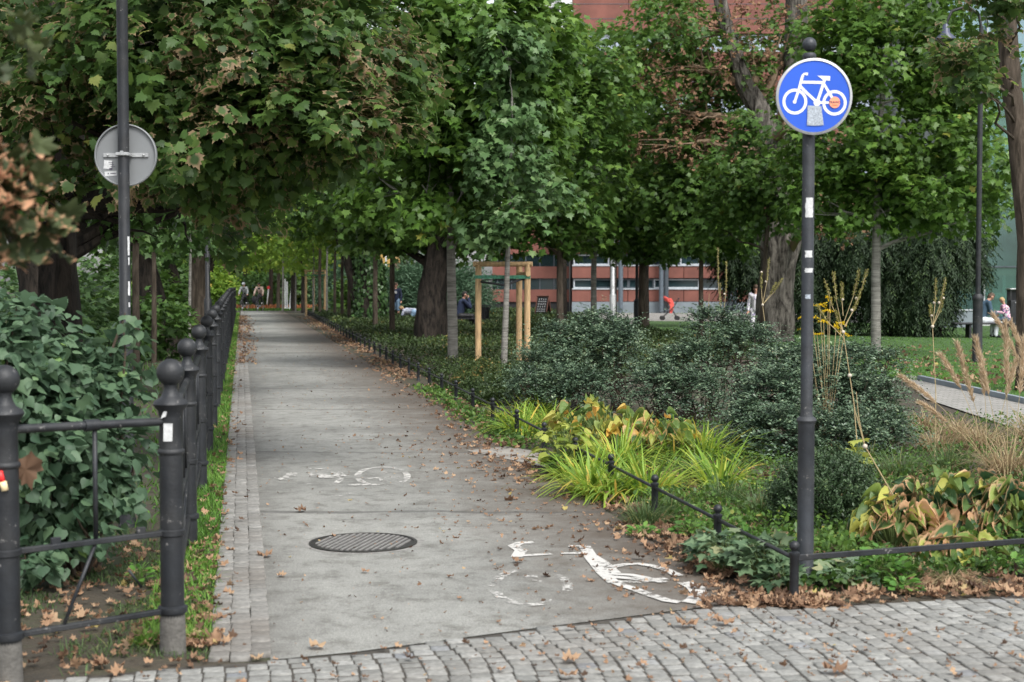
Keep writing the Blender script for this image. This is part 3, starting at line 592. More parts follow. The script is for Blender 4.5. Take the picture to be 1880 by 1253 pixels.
# ================================================================ SIGN POLES
def bike_sign(parent, c, r=.193, face=-1):
    """disc facing -Y; local origin at centre c"""
    D = Matrix.Rotation(R(90), 3, 'X')
    mb = MB(); mb.lathe([(r-.004, 0), (r, .003), (r, .018), (r-.012, .021), (r-.013, .016), (.001, .016)], c, 64, True, D.to_4x4()); pl = mb.build('sign_disc', M['galv'], parent)
    f = MB(); f.lathe([(r-.0135, .0165), (.001, .0168)], c, 64, False, D.to_4x4()); f.build('blue_face', M['bluesign'], pl)
    # bicycle symbol in sign units: photo pixels of the zoomed sign (981x1253 px over 0.386 m = 752 px)
    k = 2*r/748.; ox, oy = 484, 770
    def q(x, y, yy=-.0185): return Vector((c[0]+(x-ox)*k, c[1]+yy, c[2]-(y-oy)*k))
    s = MB(); cnt = [0]
    def st(pts, wd):
        cnt[0] += 1; yy = -.0178-.00012*cnt[0]
        for a, b in zip(pts[:-1], pts[1:]):
            A, B = q(*a, yy), q(*b, yy); t = (B-A).normalized(); n = Vector((-t.z, 0, t.x))*wd*k/2; e = t*wd*k*.0
            s.add([A-n-e, B-n+e, B+n+e, A+n-e], [(0, 1, 2, 3)])
    def ring(cx, cy, ro, ri):
        cnt[0] += 1; yy = -.0178-.00012*cnt[0]; n = 40
        vs = [q(cx+ro*math.cos(2*math.pi*i/n), cy+ro*1.04*math.sin(2*math.pi*i/n), yy) for i in range(n)]+[q(cx+ri*math.cos(2*math.pi*i/n), cy+ri*1.04*math.sin(2*math.pi*i/n), yy) for i in range(n)]
        s.add(vs, [(i, (i+1) % n, (i+1) % n+n, i+n) for i in range(n)])
    def dot(cx, cy, rr):
        cnt[0] += 1; yy = -.0178-.00012*cnt[0]; n = 24; s.add([q(cx+rr*math.cos(2*math.pi*i/n), cy+rr*math.sin(2*math.pi*i/n), yy) for i in range(n)], [tuple(range(n))])
    ring(294, 820, 121, 94); ring(683, 832, 119, 92); dot(292, 822, 17); dot(512, 830, 34)
    st([(292, 822), (322, 735), (345, 655), (366, 575), (378, 556), (392, 550), (420, 552)], 26)
    st([(356, 630), (570, 634)], 27); st([(345, 670), (420, 745), (495, 812)], 27); st([(582, 610), (548, 720), (512, 830)], 27)
    st([(572, 640), (615, 710), (655, 775), (683, 832)], 25); st([(520, 830), (683, 830)], 22)
    cnt[0] += 1; yy = -.0178-.00012*cnt[0]
    s.add([q(512, 568, yy), q(638, 572, yy), q(636, 616, yy), q(570, 612, yy), q(545, 590, yy)], [(0, 1, 2, 3, 4)])
    s.build('bicycle_symbol', M['white'], pl)
    o = MB(); n = 28; o.add([q(684+53*math.cos(2*math.pi*i/n), 828+56*math.sin(2*math.pi*i/n), -.0208) for i in range(n)], [tuple(range(n))]); os_ = o.build('round_sticker', M['orange'], pl)
    for txt, sz, yy_, mt in (('PRAWO', 25, 838, 'ink'), ('miasta', 17, 862, 'ink_red')):
        cu = bpy.data.curves.new('lettering', 'FONT'); cu.body = txt; cu.size = sz*k*1.25; cu.align_x = 'CENTER'; cu.extrude = .0002; cu.offset = .0004
        to = bpy.data.objects.new('lettering', cu); col.objects.link(to); to.parent = os_; to.data.materials.append(M[mt]); to.rotation_euler = (R(90), 0, 0); to.location = q(684, yy_, -.0215)
        bpy.context.view_layer.update(); me_ = bpy.data.meshes.new_from_object(to); col.objects.unlink(to); t2 = link('lettering', me_, None, os_); t2.rotation_euler = to.rotation_euler; t2.location = to.location
    o = MB(); o.add([q(418, 858, -.0205), q(553, 865, -.0205), q(562, 940, -.0205), q(578, 1050, -.0205), q(490, 1056, -.0205), q(414, 1052, -.0205)], [(0, 1, 2, 3, 4, 5)]); o.build('peeled_sticker', M['tape'], pl)
    return pl
sb = G(1478, 1077); sb = Vector((sb.x, sb.y, 0))
sp_ = thing('bicycle_sign', 'round blue bicycle sign on a dark pole at the bed corner', 'road sign', sb)
zt = lambda py: at(1480, py, sb.y).z
mb = MB(); r1, r2 = .0425, .031
zc = zt(772)
mb.lathe([(r1+.008, -.2), (r1+.008, .0), (r1+.006, .02), (r1, .03), (r1, zc-.02), (r1+.004, zc-.012), (r1+.010, zc), (r1+.004, zc+.012), (r2+.004, zc+.02), (r2, zc+.04), (r2, zt(118)), (r2-.002, zt(110)), (r2+.003, zt(107)), (r2+.003, zt(101)), (r2-.004, zt(98))], n=28)
mb.build('pole', M['iron_grey'], sp_)
mb = MB(); mb.ball((0, 0, zt(82)), .036, 24); mb.build('ball_finial', M['iron_grey'], sp_)
pl = bike_sign(sp_, (.012, -.055, zt(181)))
mb = MB()
for z in (.07, -.07): mb.lathe([(r2+.003, zt(181)+z-.012), (r2+.003, zt(181)+z+.012)], n=20); mb.box((.0, -.036, zt(181)+z), (.06, .02, .022))
mb.build('clamp', M['galv'], sp_)
def patch(parent, name, mat, r, cz, w_, h_, ang=-90, cx=(0, 0), jag=.25, seed=1):
    """a torn sticker wrapped on a pole"""
    rr = random.Random(seed); n = 8; m_ = 6; vs = []; fs = []
    for j in range(m_+1):
        a0 = -w_/2*(1-jag*rr.random()); a1 = w_/2*(1-jag*rr.random())
        for i in range(n+1):
            a = R(ang)+(a0+(a1-a0)*i/n)/r; vs.append((cx[0]+(r+.0012)*math.cos(a), cx[1]+(r+.0012)*math.sin(a), cz-h_/2+h_*j/m_))
    for j in range(m_):
        for i in range(n): q = j*(n+1)+i; fs.append((q, q+1, q+n+2, q+n+1))
    return MB().add(vs, fs, True).build(name, mat, parent)
for i, (py, w_, h_, an) in enumerate(((382, .045, .1, -88), (467, .04, .035, -92), (497, .05, .022, -88), (545, .03, .022, -95), (1005+0, .0, .0, 0))):
    if w_: patch(sp_, 'torn_sticker', M['sticker'] if i < 3 else M['tape'], r2, zt(py), w_, h_, an, seed=i+3)
# left sign pole
lb = G(234, 968); lb = Vector((lb.x, lb.y, 0)); zl = lambda py: at(230, py, lb.y).z
sl_ = thing('sign_post', 'black post carrying a round grey sign seen from behind', 'road sign', lb)
mb = MB(); rb, ra = .047, .0355; zc = zl(610)
mb.lathe([(rb+.01, -.2), (rb+.01, .05), (rb, .08), (rb, zc-.03), (rb+.014, zc-.015), (rb+.014, zc), (rb, zc+.015), (ra, zc+.04), (ra, 3.85), (ra+.004, 3.86), (ra-.01, 3.9)], n=24); mb.build('pole', M['iron'], sl_)
MB().ball((0, 0, 3.935), .042, 18).build('ball_finial', M['iron'], sl_)
rs = .2; cz = zl(284); D = Matrix.Rotation(R(90), 3, 'X').to_4x4()
mb = MB(); mb.lathe([(rs, .0), (rs, .022), (rs-.006, .0245), (rs-.010, .022), (rs-.011, .006), (.001, .006)], (0.0, .065, cz), 64, True, D); dsc = mb.build('sign_disc', M['signback'], sl_)
mb = MB(); mb.box((-.0, .055, cz), (.29, .012, .026), bev=.002); mb.box((0, .0, cz), (.085, .085, .022), bev=.004); mb.box((-.0, -.045, cz+.004), (.02, .02, .03), bev=.003)
for x in (-.115, .115): mb.ball((x, .046, cz), .008, 8)
mb.build('clamp', M['galv'], sl_)
mb = MB(); mb.box((-.118, .057, cz-.06), (.05, .001, .055), M=Matrix.Rotation(.1, 4, 'Y')); mb.box((-.1, .0575, cz-.117), (.078, .001, .03), M=Matrix.Rotation(-.08, 4, 'Y')); mb.build('sticker', M['sticker'], dsc)
mb = MB()
for j in range(3): mb.box((-.098+.006*j, .0562, cz-.046-.013*j), (.03, .0006, .003))
mb.box((-.098, .0562, cz-.087), (.02, .0006, .01)); mb.box((-.115, .0566, cz-.117), (.008, .0006, .008)); mb.box((-.085, .0566, cz-.117), (.035, .0006, .005)); mb.build('sticker_print', M['ink'], dsc)
for i, (py, w_, h_) in enumerate(((452, .02, .12), (480, .012, .05), (530, .02, .09), (560, .014, .03), (590, .02, .03))): patch(sl_, 'torn_sticker', M['sticker'], ra, zl(py), w_, h_, -30, seed=i+20)
# ================================================================ TREES
def sprays(lobes, n, k, ls, size_j=.3, center=None, thr=-.15, shell=.62, droop=.55, spread=1.0, nf=1.3, cull=None):
    """clusters of leaves on short twigs spread over ellipsoid lobes; returns P, A, N, S, V"""
    vol = np.array([(l[3]*l[4]+l[3]*l[5]+l[4]*l[5]) for l in lobes]); vol = vol/vol.sum()
    out = []
    for l, wgt in zip(lobes, vol):
        m = max(3, int(n*wgt)); c = np.array(l[:3]); r = np.array(l[3:6])
        d = rdir(m); rad = shell+(1.08-shell)*rng.uniform(0, 1, m)**.7
        inn = rng.uniform(0, 1, m) < .22; rad[inn] = rng.uniform(.15, shell, inn.sum())
        p = c+d*r*rad[:, None]
        keep = np.array([noise.noise(Vector(q*nf)) > thr for q in p]); p = p[keep]; d = d[keep]; m = len(p)
        if not m: continue
        o = d/r; o = unit(o)
        t = unit(o*.8+rdir(m)*.55-UPV*.25*droop)
        sv = rng.uniform(-.22, .22, m)
        kk = np.arange(k); s = (kk+.5)/k
        side = unit(np.cross(t, UPV)+1e-6)
        L_ = ls*k*.34*spread
        P_ = p[:, None, :]+t[:, None, :]*(s*L_)[None, :, None]-UPV*((s**2)*L_*.35*droop)[None, :, None]+rng.normal(size=(m, k, 3))*ls*.55
        sg = np.where(kk % 2 == 0, 1., -1.)
        A_ = side[:, None, :]*sg[None, :, None]*.75+t[:, None, :]*.55-UPV*droop*.8+rng.normal(size=(m, k, 3))*.4
        N_ = UPV*.85+o[:, None, :]*.4+rng.normal(size=(m, k, 3))*.42
        S_ = ls*rng.uniform(1-size_j, 1+size_j, (m, k))*(.75+.35*(1-abs(2*s-1)))[None, :]
        V_ = .42+sv[:, None]+rng.normal(size=(m, k))*.17
        out.append((P_.reshape(-1, 3), A_.reshape(-1, 3), N_.reshape(-1, 3), S_.ravel(), V_.ravel()))
    o_ = [np.concatenate([q[i] for q in out]) for i in range(5)]
    k_ = o_[0][:, 2] > .05
    return [q[k_] for q in o_]
def limb(mb, a, b, r0, r1, n=7, wob=.08, seg=6, sag=0.):
    a, b = Vector(a), Vector(b); L_ = (b-a).length; s1, s2 = rnd.random()*50, rnd.random()*50
    pts = []; rr = []
    for i in range(seg+1):
        t = i/seg; p = a.lerp(b, t); e = math.sin(math.pi*t)*L_*wob
        p += Vector((noise.noise(Vector((t*3, s1, 0))), noise.noise(Vector((t*3, 0, s2))), noise.noise(Vector((s1, t*3, s2)))*.6-sag))*e*2
        pts.append(p); rr.append(r0+(r1-r0)*t)
    mb.tube(pts, rr, n, cap=False); return pts
def tree(name, label, trunk, lobes, barkm, leafm, T, ls, n, k, group=None, twigs=3, thr=-.15, droop=.55, cat='tree', spread=1., limbs=True, shell=.62, sides=14, jit=.1, sj=.3, fork=None, nf=1.3, dead=0, zmin=2.25):
    """trunk: world points (Vector, radius) from the ground up; lobes: world ellipsoids (cx,cy,cz,rx,ry,rz)"""
    base = Vector(trunk[0][0]); base.z = 0
    root = thing(name, label, cat, base, 0, group)
    mb = MB(); pts = [Vector(p)-base for p, r in trunk]; rr = [r for p, r in trunk]
    P2 = []; R2 = []
    for i in range(len(pts)-1):
        for j in range(5): t = j/5; P2.append(pts[i].lerp(pts[i+1], t)); R2.append(rr[i]+(rr[i+1]-rr[i])*t)
    P2.append(pts[-1]); R2.append(rr[-1]); P2[0] = P2[0]-Vector((0, 0, .15)); R2[0] *= 1.25; R2[1] *= 1.08
    mb.tube(P2, R2, sides, jit=jit)
    br = mb.build('trunk', barkm, root)
    if limbs:
        lm = MB(); top = pts[-1]
        for l in lobes:
            c = Vector(l[:3])-base
            fp = min(P2[len(P2)//3:], key=lambda q: (q-(c-Vector((0, 0, l[5]*.6+.3*(c-q).to_2d().length)))).length)
            i = P2.index(fp); r0 = min(R2[i]*(.55 if name != 'curled' and name != 'curved_tree' else .18), .16)
            lp = limb(lm, fp, c, r0, max(.008, r0*.3), 6)
            for _ in range(twigs):
                e = c+Vector(l[3:6])*.85*Vector(tuple(rdir(1)[0])) if 0 else c+Vector([l[3+q]*.85*v for q, v in enumerate(rdir(1)[0])])
                limb(lm, lp[rnd.randint(3, 6)], e, max(.006, r0*.28), .004, 4, .1, 4)
        lm.build('limbs', barkm if not dead else M['twig_dry'], root)
    ll = [(l[0]-base.x, l[1]-base.y, l[2], l[3], l[4], l[5]) for l in lobes]
    a = sprays(ll, n, k, ls, sj, thr=thr, droop=droop, spread=spread, shell=shell, nf=nf)
    if callable(zmin): zm = zmin(a[0][:, 0]+base.x)
    else: zm = zmin
    jz = np.array([noise.noise(Vector((q[0]*.9, q[1]*.9, base.x))) for q in a[0][::1]]) if len(a[0]) < 60000 else 0
    k_ = a[0][:, 2] > zm+.25+.9*jz+rng.uniform(-.25, .1, len(a[0]))*(.5 if not callable(zmin) else .3); a = [q[k_] for q in a]
    leaves('crown', T, *a, leafm, root)
    return root
def lobe(px, py, Y, rx, ry, rz): c = at(px, py, Y); return (c.x, c.y, c.z, rx, ry, rz)
def tr(px, pyb, Y, pts):        # trunk through pixel points [(px, py, radius)] at depth Y, standing on the ground
    b = at(px, pyb, Y); return [(Vector((b.x, b.y, 0)), pts[0][2])]+[(at(x, y, Y), r) for x, y, r in pts]
# --- left: big old maple overhanging everything
L1 = [lobe(120, 60, 12.5, 1.0, 1., .75), lobe(60, 260, 12, .8, .9, .6), lobe(230, 210, 11.6, .9, .8, .6), lobe(190, 400, 12.2, .62, .6, .42), lobe(330, 380, 12.6, .62, .6, .42), lobe(330, 90, 11.5, .95, .9, .7), lobe(430, 250, 11.4, .85, .8, .5),
      lobe(520, 90, 11.8, .95, .9, .6), lobe(560, 230, 11.4, .75, .7, .42), lobe(640, 250, 11.2, .5, .55, .2), lobe(640, 130, 11.6, .55, .6, .45), lobe(715, 235, 11.3, .28, .4, .14), lobe(30, 420, 12.5, .4, .5, .25), lobe(250, -60, 12, 1.4, 1, .5)]
tree('maple_tree', 'old dark trunked maple whose scorched branches overhang the path', tr(112, 640, 14, [(110, 520, .2), (105, 400, .165), (118, 300, .15), (125, 150, .14), (110, 40, .13), (120, -80, .1)]), L1, M['bark_dark'], M['lf_left'], T_MAPLE, .1, 4000, 9, thr=-.2, droop=.75, sides=18, jit=.3, twigs=3, zmin=lambda x: np.interp(x, [-4.2, -3.6, -3.1, -2.4, -1.7, -.8], [2.25, 2.15, 1.8, 1.85, 2.3, 2.5]))
# deeper maples that close the left side
tree('maple_tree', 'dark maple behind the old maple with a crooked limb at the far edge', tr(60, 600, 18, [(66, 520, .2), (50, 460, .17), (20, 400, .15), (-10, 250, .12)]), [lobe(20, 180, 18, 1.8, 1.5, 1.3), lobe(180, 260, 18.5, 1.5, 1.3, 1.1), lobe(330, 170, 18.5, 1.5, 1.3, 1.2), lobe(330, 390, 19, 1.0, 1., .55), lobe(170, 440, 19, 1.0, 1, .45), lobe(120, 30, 19, 1.8, 1.5, 1.3), lobe(420, 20, 19, 1.8, 1.5, 1.0), lobe(480, 230, 19, .9, .9, .6)], M['bark_dark'], M['lf_dark'], T_MAPLE, .13, 1600, 9, thr=-.3, droop=.7, jit=.3)
GL = 'young trees planted left of the iron fence'
tree('young_tree', 'slim grey trunked young tree just behind the sign post', tr(250, 698, 23.5, [(250, 600, .062), (249, 500, .058), (250, 380, .05)]), [lobe(250, 380, 23.5, 1.1, 1., .6), lobe(300, 300, 24, 1.1, 1., .9), lobe(210, 330, 24, 1, 1., .8)], M['bark_mid'], M['lf_dark'], T_STAR, .16, 260, 8, GL)
tree('leaning_tree', 'thick furrowed trunk leaning hard beyond the slim young tree', tr(312, 665, 33, [(300, 620, .33), (290, 570, .29), (268, 500, .26), (255, 430, .24), (240, 300, .2)]), [lobe(250, 330, 33, 2, 1.6, 1.3), lobe(340, 300, 33, 1.8, 1.6, 1.4), lobe(400, 350, 34, 1.0, 1.2, .6)], M['bark_dark'], M['lf_dark'], T_STAR, .2, 500, 8, jit=.3)
tree('leaning_tree', 'forked companion trunk leaning left of the furrowed leaning tree', tr(278, 650, 36, [(270, 600, .2), (262, 540, .17), (258, 470, .14)]), [lobe(280, 400, 36, 1.6, 1.4, .9)], M['bark_dark'], M['lf_dark'], T_STAR, .2, 160, 8, jit=.2)
tree('young_tree', 'thin dark brown stem in front of the leaning trunk', tr(283, 665, 28, [(283, 600, .05), (283, 500, .045), (282, 420, .04)]), [lobe(290, 420, 28, .9, .9, .5)], M['bark_mid'], M['lf_dark'], T_STAR, .16, 120, 7, GL)
tree('young_tree', 'thin whitish stem between the leaning trunk and the straight trunk', tr(348, 640, 32, [(348, 580, .034), (349, 510, .032), (350, 440, .028)]), [lobe(350, 430, 32, .8, .8, .5)], M['bark_grey'], M['lf_dark'], T_STAR, .16, 90, 7, GL)
tree('lime_tree', 'straight thick brown trunk rising over the row of iron balls', tr(366, 610, 42, [(366, 560, .24), (365, 500, .22), (362, 400, .2)]), [lobe(370, 340, 42, 2.2, 2, 1.6), lobe(440, 370, 44, 1.2, 1.3, .7)], M['bark_mid'], M['lf_mid'], T_STAR, .22, 420, 8)
tree('leaning_tree', 'dark trunk slanting left behind the whitish stem', tr(345, 615, 48, [(338, 570, .22), (326, 530, .2), (310, 480, .18)]), [lobe(300, 420, 48, 2, 1.6, 1.)], M['bark_dark'], M['lf_dark'], T_STAR, .24, 200, 8)
# --- right side of the path
tree('maple_tree', 'maple with a pale smooth trunk in the ground cover beside the staked sapling', tr(831, 655, 26.3, [(831, 600, .092), (829, 520, .088), (828, 460, .08), (826, 300, .06), (830, 150, .05), (835, 0, .04)]),
     [lobe(775, 340, 26, .95, .9, .75), lobe(850, 350, 26, .7, .8, .8), lobe(700, 330, 26.5, .6, .7, .5), lobe(890, 180, 26, 1.0, 1., .9), lobe(770, 190, 26.5, 1.15, 1., .9), lobe(850, 50, 26, 1.5, 1.2, 1.0), lobe(700, 60, 26.5, 1.1, 1.1, .9), lobe(960, 80, 26.5, .9, 1, .7), lobe(850, 430, 26.3, .55, .6, .25), lobe(700, 180, 27, .6, .8, .6), lobe(960, 230, 27, .7, .8, .6)],
     M['bark_grey'], M['lf_bright'], T_SPIKE, .165, 3300, 9, thr=-.12, droop=.6)
stk = tr(925, 692, 24.8, [(926, 640, .056), (930, 540, .05), (933, 440, .042), (938, 300, .03), (940, 180, .02)])
tree('young_maple', 'young blue green maple held upright inside its own wooden stakes', stk, [lobe(935, 290, 24.8, .5, .5, .55), lobe(970, 400, 24.7, .45, .45, .3), lobe(900, 410, 24.8, .35, .4, .25), lobe(945, 190, 24.8, .4, .45, .4), lobe(1000, 340, 24.8, .3, .35, .3), lobe(880, 300, 24.8, .22, .3, .25), lobe(930, 90, 24.8, .45, .45, .4)], M['bark_grey'], M['lf_blue'], T_SPIKE, .14, 700, 8, thr=-.1, droop=.85, nf=2.2)
tree('old_tree', 'massive black barked trunk leaning right in the ground cover', tr(788, 615, 37.7, [(790, 600, .42), (795, 540, .38), (805, 470, .34), (812, 400, .3), (815, 250, .25)]), [lobe(760, 330, 38, 1.8, 1.6, 1.5), lobe(880, 400, 38, 1.5, 1.4, 1.0), lobe(650, 330, 38, 1.6, 1.5, 1.), lobe(810, 200, 38, 2.4, 2, 1.8), lobe(690, 180, 38, 2., 2, 1.5), lobe(760, 430, 38.5, 1.1, 1., .5), lobe(680, 420, 38.5, .8, .9, .45)], M['bark_dark'], M['lf_mid'], T_SPIKE, .2, 2300, 8, sides=24, jit=.22, thr=-.25)
# ivy covered tree
tv = tree('ivy_covered_tree', 'leaning old trunk wrapped in ivy with a bare dark limb', tr(680, 583, 60, [(680, 560, .62), (678, 500, .55), (665, 450, .42), (640, 420, .36), (615, 400, .28), (590, 360, .2)]), [lobe(640, 300, 60, 3.4, 3, 2.0), lobe(560, 380, 61, 1.7, 1.6, .8), lobe(720, 330, 61, 2.3, 2, 1.6)], M['bark_dark'], M['lf_mid'], T_STAR, .32, 900, 8, sides=20, jit=.2)
mb = MB(); b0 = tv.location; q = [at(x, y, 60)-b0 for x, y in ((612, 405), (625, 440), (640, 480), (655, 530), (664, 570))]; mb.tube(q, [.16, .2, .24, .28, .3], 10, jit=.2); mb.build('limb', M['bark_dark'], tv)
n = 2600; ph = rng.uniform(0, 2*math.pi, n); hh = rng.uniform(0, 3.3, n); axx = (hh/3.3)
cxp = np.interp(hh, [0, 1.0, 2.4, 3.4], [0., 0, -.05, -.4]); rr_ = np.interp(hh, [0, 1, 3.4], [.64, .6, .52])*rng.uniform(.98, 1.25, n)
o = np.stack([np.cos(ph), np.sin(ph), np.zeros(n)], 1); pp_ = o*rr_[:, None]; pp_[:, 0] += cxp; pp_[:, 2] += hh
k_ = rng.uniform(0, 1, n) < np.where((pp_[:, 0] > -.28) & (pp_[:, 0] < -.05), .25, 1)
leaves('ivy', T_HEART, pp_[k_], (-UPV+rng.normal(size=(n, 3))*.4)[k_], (o+UPV*.3+rng.normal(size=(n, 3))*.35)[k_], rng.uniform(.1, .17, n)[k_], rng.uniform(0, 1, n)[k_], M['lf_ivy'], tv)
GR = 'young maples along the right of the path'
spec = [(689, 593, 49, 9, 'dark slender trunk just in front of the ivy covered tree', 'bark_mid', 'lf_mid'), (720, 603, 43, 10, 'dark slender trunk between the ivy covered tree and the massive black trunk', 'bark_mid', 'lf_mid'),
        (641, 580, 62, 6.5, 'slim brown trunk left beside the ivy covered tree', 'bark_mid', 'lf_far'), (628, 579, 64, 6, 'slim brown trunk second left of the ivy covered tree', 'bark_mid', 'lf_far'), (614.5, 575, 68, 5.5, 'darker slim trunk third left of the ivy covered tree', 'bark_mid', 'lf_far'),
        (600, 572, 72, 3.6, 'thin whitish trunk between the far stakes and the ivy covered tree', 'bark_grey', 'lf_far'), (587, 572, 73, 6, 'brown trunk directly right of the far wooden stakes', 'bark_mid', 'lf_far')]
for i, (px, pyb, Y, wpx, lab, bk, lf) in enumerate(spec):
    r = wpx/2*Y/F
    yb = HZ+CH*F/Y
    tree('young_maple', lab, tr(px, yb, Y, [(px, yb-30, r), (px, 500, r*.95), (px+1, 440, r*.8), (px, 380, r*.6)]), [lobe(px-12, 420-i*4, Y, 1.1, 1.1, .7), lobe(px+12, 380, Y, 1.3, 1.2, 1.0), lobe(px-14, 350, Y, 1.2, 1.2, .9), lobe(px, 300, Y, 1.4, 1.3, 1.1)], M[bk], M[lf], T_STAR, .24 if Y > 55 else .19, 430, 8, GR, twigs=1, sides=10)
GF = 'old trees at the far end of the path'
far = [(557, 105*.8, 9, 'broad dark trunk left beside the far wooden stakes', 'bark_dark'), (538, 92, 9.6, 'thick dark trunk beside the white posts at the path end', 'bark_dark'), (511, 98, 7, 'stout brown trunk at the far turn of the path', 'bark_mid'), (497, 104, 8, 'darkest trunk at the far turn nearest the cyclists', 'bark_dark'),
       (519, 90, 3.6, 'thin pale trunk between the two stout far trunks', 'bark_grey'), (543, 86, 3, 'thin whitish stem close against the thick dark far trunk', 'bark_grey'), (575, 76, 3.4, 'thin stem inside the far wooden stakes', 'bark_grey')]
for i, (px, Y, wpx, lab, bk) in enumerate(far):
    r = wpx/2*Y/F; yb = HZ+CH*F/Y; s = 1 if wpx > 5 else .6
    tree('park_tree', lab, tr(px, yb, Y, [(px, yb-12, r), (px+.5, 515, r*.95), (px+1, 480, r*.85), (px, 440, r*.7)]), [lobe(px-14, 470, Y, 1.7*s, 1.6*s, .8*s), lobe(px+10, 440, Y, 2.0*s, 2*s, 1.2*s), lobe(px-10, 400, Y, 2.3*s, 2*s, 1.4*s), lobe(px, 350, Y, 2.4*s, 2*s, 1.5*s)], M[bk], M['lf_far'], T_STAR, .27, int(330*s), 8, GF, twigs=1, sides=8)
# crowns hanging over the far path from the left row
row = [(398, 56, 'far maple overhanging the iron fence with yellow green leaves'), (405, 72, 'farther yellow green maple behind the overhanging far maple'), (430, 118, 'tree crown closing the view above the cyclists'), (470, 126, 'tree crown behind the second cyclist'), (395, 100, 'dark maple near the end of the iron fence')]
for i, (px, Y, lab) in enumerate(row):
    r = .2; yb = HZ+CH*F/Y; s = Y/60
    lbs = [lobe(px+18, 430, Y, 1.7*s, 1.5*s, .9*s), lobe(px+40, 380, Y, 1.9*s, 1.6*s, 1.1*s), lobe(px-20, 390, Y, 1.8*s, 1.6*s, 1.2*s), lobe(px+60, 440, Y, 1.0*s, 1.0*s, .5*s)]
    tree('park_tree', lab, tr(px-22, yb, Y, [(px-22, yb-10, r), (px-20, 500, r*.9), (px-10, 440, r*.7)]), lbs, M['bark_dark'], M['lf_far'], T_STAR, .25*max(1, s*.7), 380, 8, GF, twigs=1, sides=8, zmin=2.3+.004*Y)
# --- trees in front of the brick building
GB = 'maples on the lawn before the brick building'
fb = [(1028, 38, 13, 'maple with a grey trunk just right of the near wooden stakes', 470, [lobe(1020, 400, 38, 1.2, 1.2, .8), lobe(1045, 320, 38, 1.4, 1.3, 1.1), lobe(1010, 230, 38, 1.6, 1.4, 1.2), lobe(1080, 200, 38, 1.3, 1.3, 1.0), lobe(990, 120, 38, 1.3, 1.4, 1.0), lobe(1060, 440, 38, .7, .7, .3), lobe(985, 440, 38, .6, .7, .3), lobe(1090, 110, 38, 1.0, 1., .6)], 'lf_mid'),
      (1090, 44, 11, 'maple with the mottled trunk standing left of the grey light pole', 440, [lobe(1100, 400, 44, 1.5, 1.3, .8), lobe(1120, 310, 44, 1.8, 1.5, 1.3), lobe(1110, 215, 44, 1.8, 1.5, 1.1), lobe(1060, 420, 44, .9, .9, .5), lobe(1150, 150, 44, 1.2, 1.2, .8), lobe(1200, 110, 44, 1.2, 1.2, .6), lobe(1110, 90, 44, 1., 1., .4), lobe(1230, 20, 44, 1., 1., .6)], 'lf_bright'),
      (1179, 46, 14, 'maple with the darkest trunk beside the thin black lamp pole', 430, [lobe(1180, 430, 46, 1.5, 1.3, .7), lobe(1200, 350, 46, 1.7, 1.4, 1.0), lobe(1150, 370, 46, 1.5, 1.4, .9), lobe(1210, 250, 46, 1.7, 1.4, 1.1), lobe(1230, 440, 45, .9, .8, .5)], 'lf_mid'),
      (1287, 41, 9, 'small maple with the thinnest trunk in front of the windows', 430, [lobe(1290, 410, 41, 1.2, 1.1, .7), lobe(1260, 350, 41, 1.4, 1.2, .8), lobe(1330, 350, 41, 1.2, 1.2, .8), lobe(1290, 270, 41, 1.1, 1.1, .8), lobe(1345, 420, 41, .8, .8, .5)], 'lf_mid')]
for px, Y, wpx, lab, yt, lbs, lf in fb:
    r = wpx/2*Y/F; yb = HZ+CH*F/Y
    tree('lawn_maple', lab, tr(px, yb, Y, [(px, 560, r), (px, 500, r*.95), (px+2, 430, r*.85), (px, 300, r*.6)]), lbs, M['bark_mid'] if wpx > 13 else M['bark_grey'] if wpx == 11 else M['bark_mid'], M[lf], T_SPIKE, .18, 1250, 8, GB, twigs=2, thr=-.25, droop=.5)
tree('lawn_maple', 'maple with a pale straight trunk right of the bicycle sign pole', tr(1608, 655, 31.6, [(1608, 600, .108), (1608, 500, .1), (1610, 400, .09), (1615, 250, .07), (1625, 100, .05)]),
     [lobe(1600, 360, 31.5, 1.1, 1.1, .6), lobe(1700, 350, 31.4, 1.1, 1.1, .6), lobe(1520, 370, 31.8, .8, .9, .5), lobe(1560, 240, 31.8, 1.2, 1.1, .9), lobe(1690, 230, 31.8, 1.4, 1.2, .9), lobe(1640, 110, 31.8, 1.5, 1.3, .9), lobe(1760, 120, 32, 1.1, 1.1, .8), lobe(1545, 80, 32, 1.0, 1., .7), lobe(1660, 0, 32, 1.7, 1.3, .7), lobe(1785, 300, 31.4, .9, .9, .7), lobe(1780, 390, 31.4, .55, .7, .25), lobe(1500, 300, 32, .7, .8, .6)],
     M['bark_grey'], M['lf_bright'], T_SPIKE, .155, 3300, 8, thr=-.12, droop=.5, twigs=3)
tree('lawn_maple', 'low bushy maple crown between the withered tree and the sign pole', tr(1400, 620, 36, [(1400, 560, .07), (1405, 480, .06), (1410, 400, .05)]), [lobe(1430, 350, 36, 1.0, 1., .8), lobe(1360, 330, 36.5, .9, .9, .7), lobe(1440, 250, 36.5, .8, .9, .6), lobe(1320, 420, 37, .7, .8, .4), lobe(1380, 240, 37, .6, .7, .4)], M['bark_mid'], M['lf_mid'], T_SPIKE, .16, 800, 8, twigs=1)
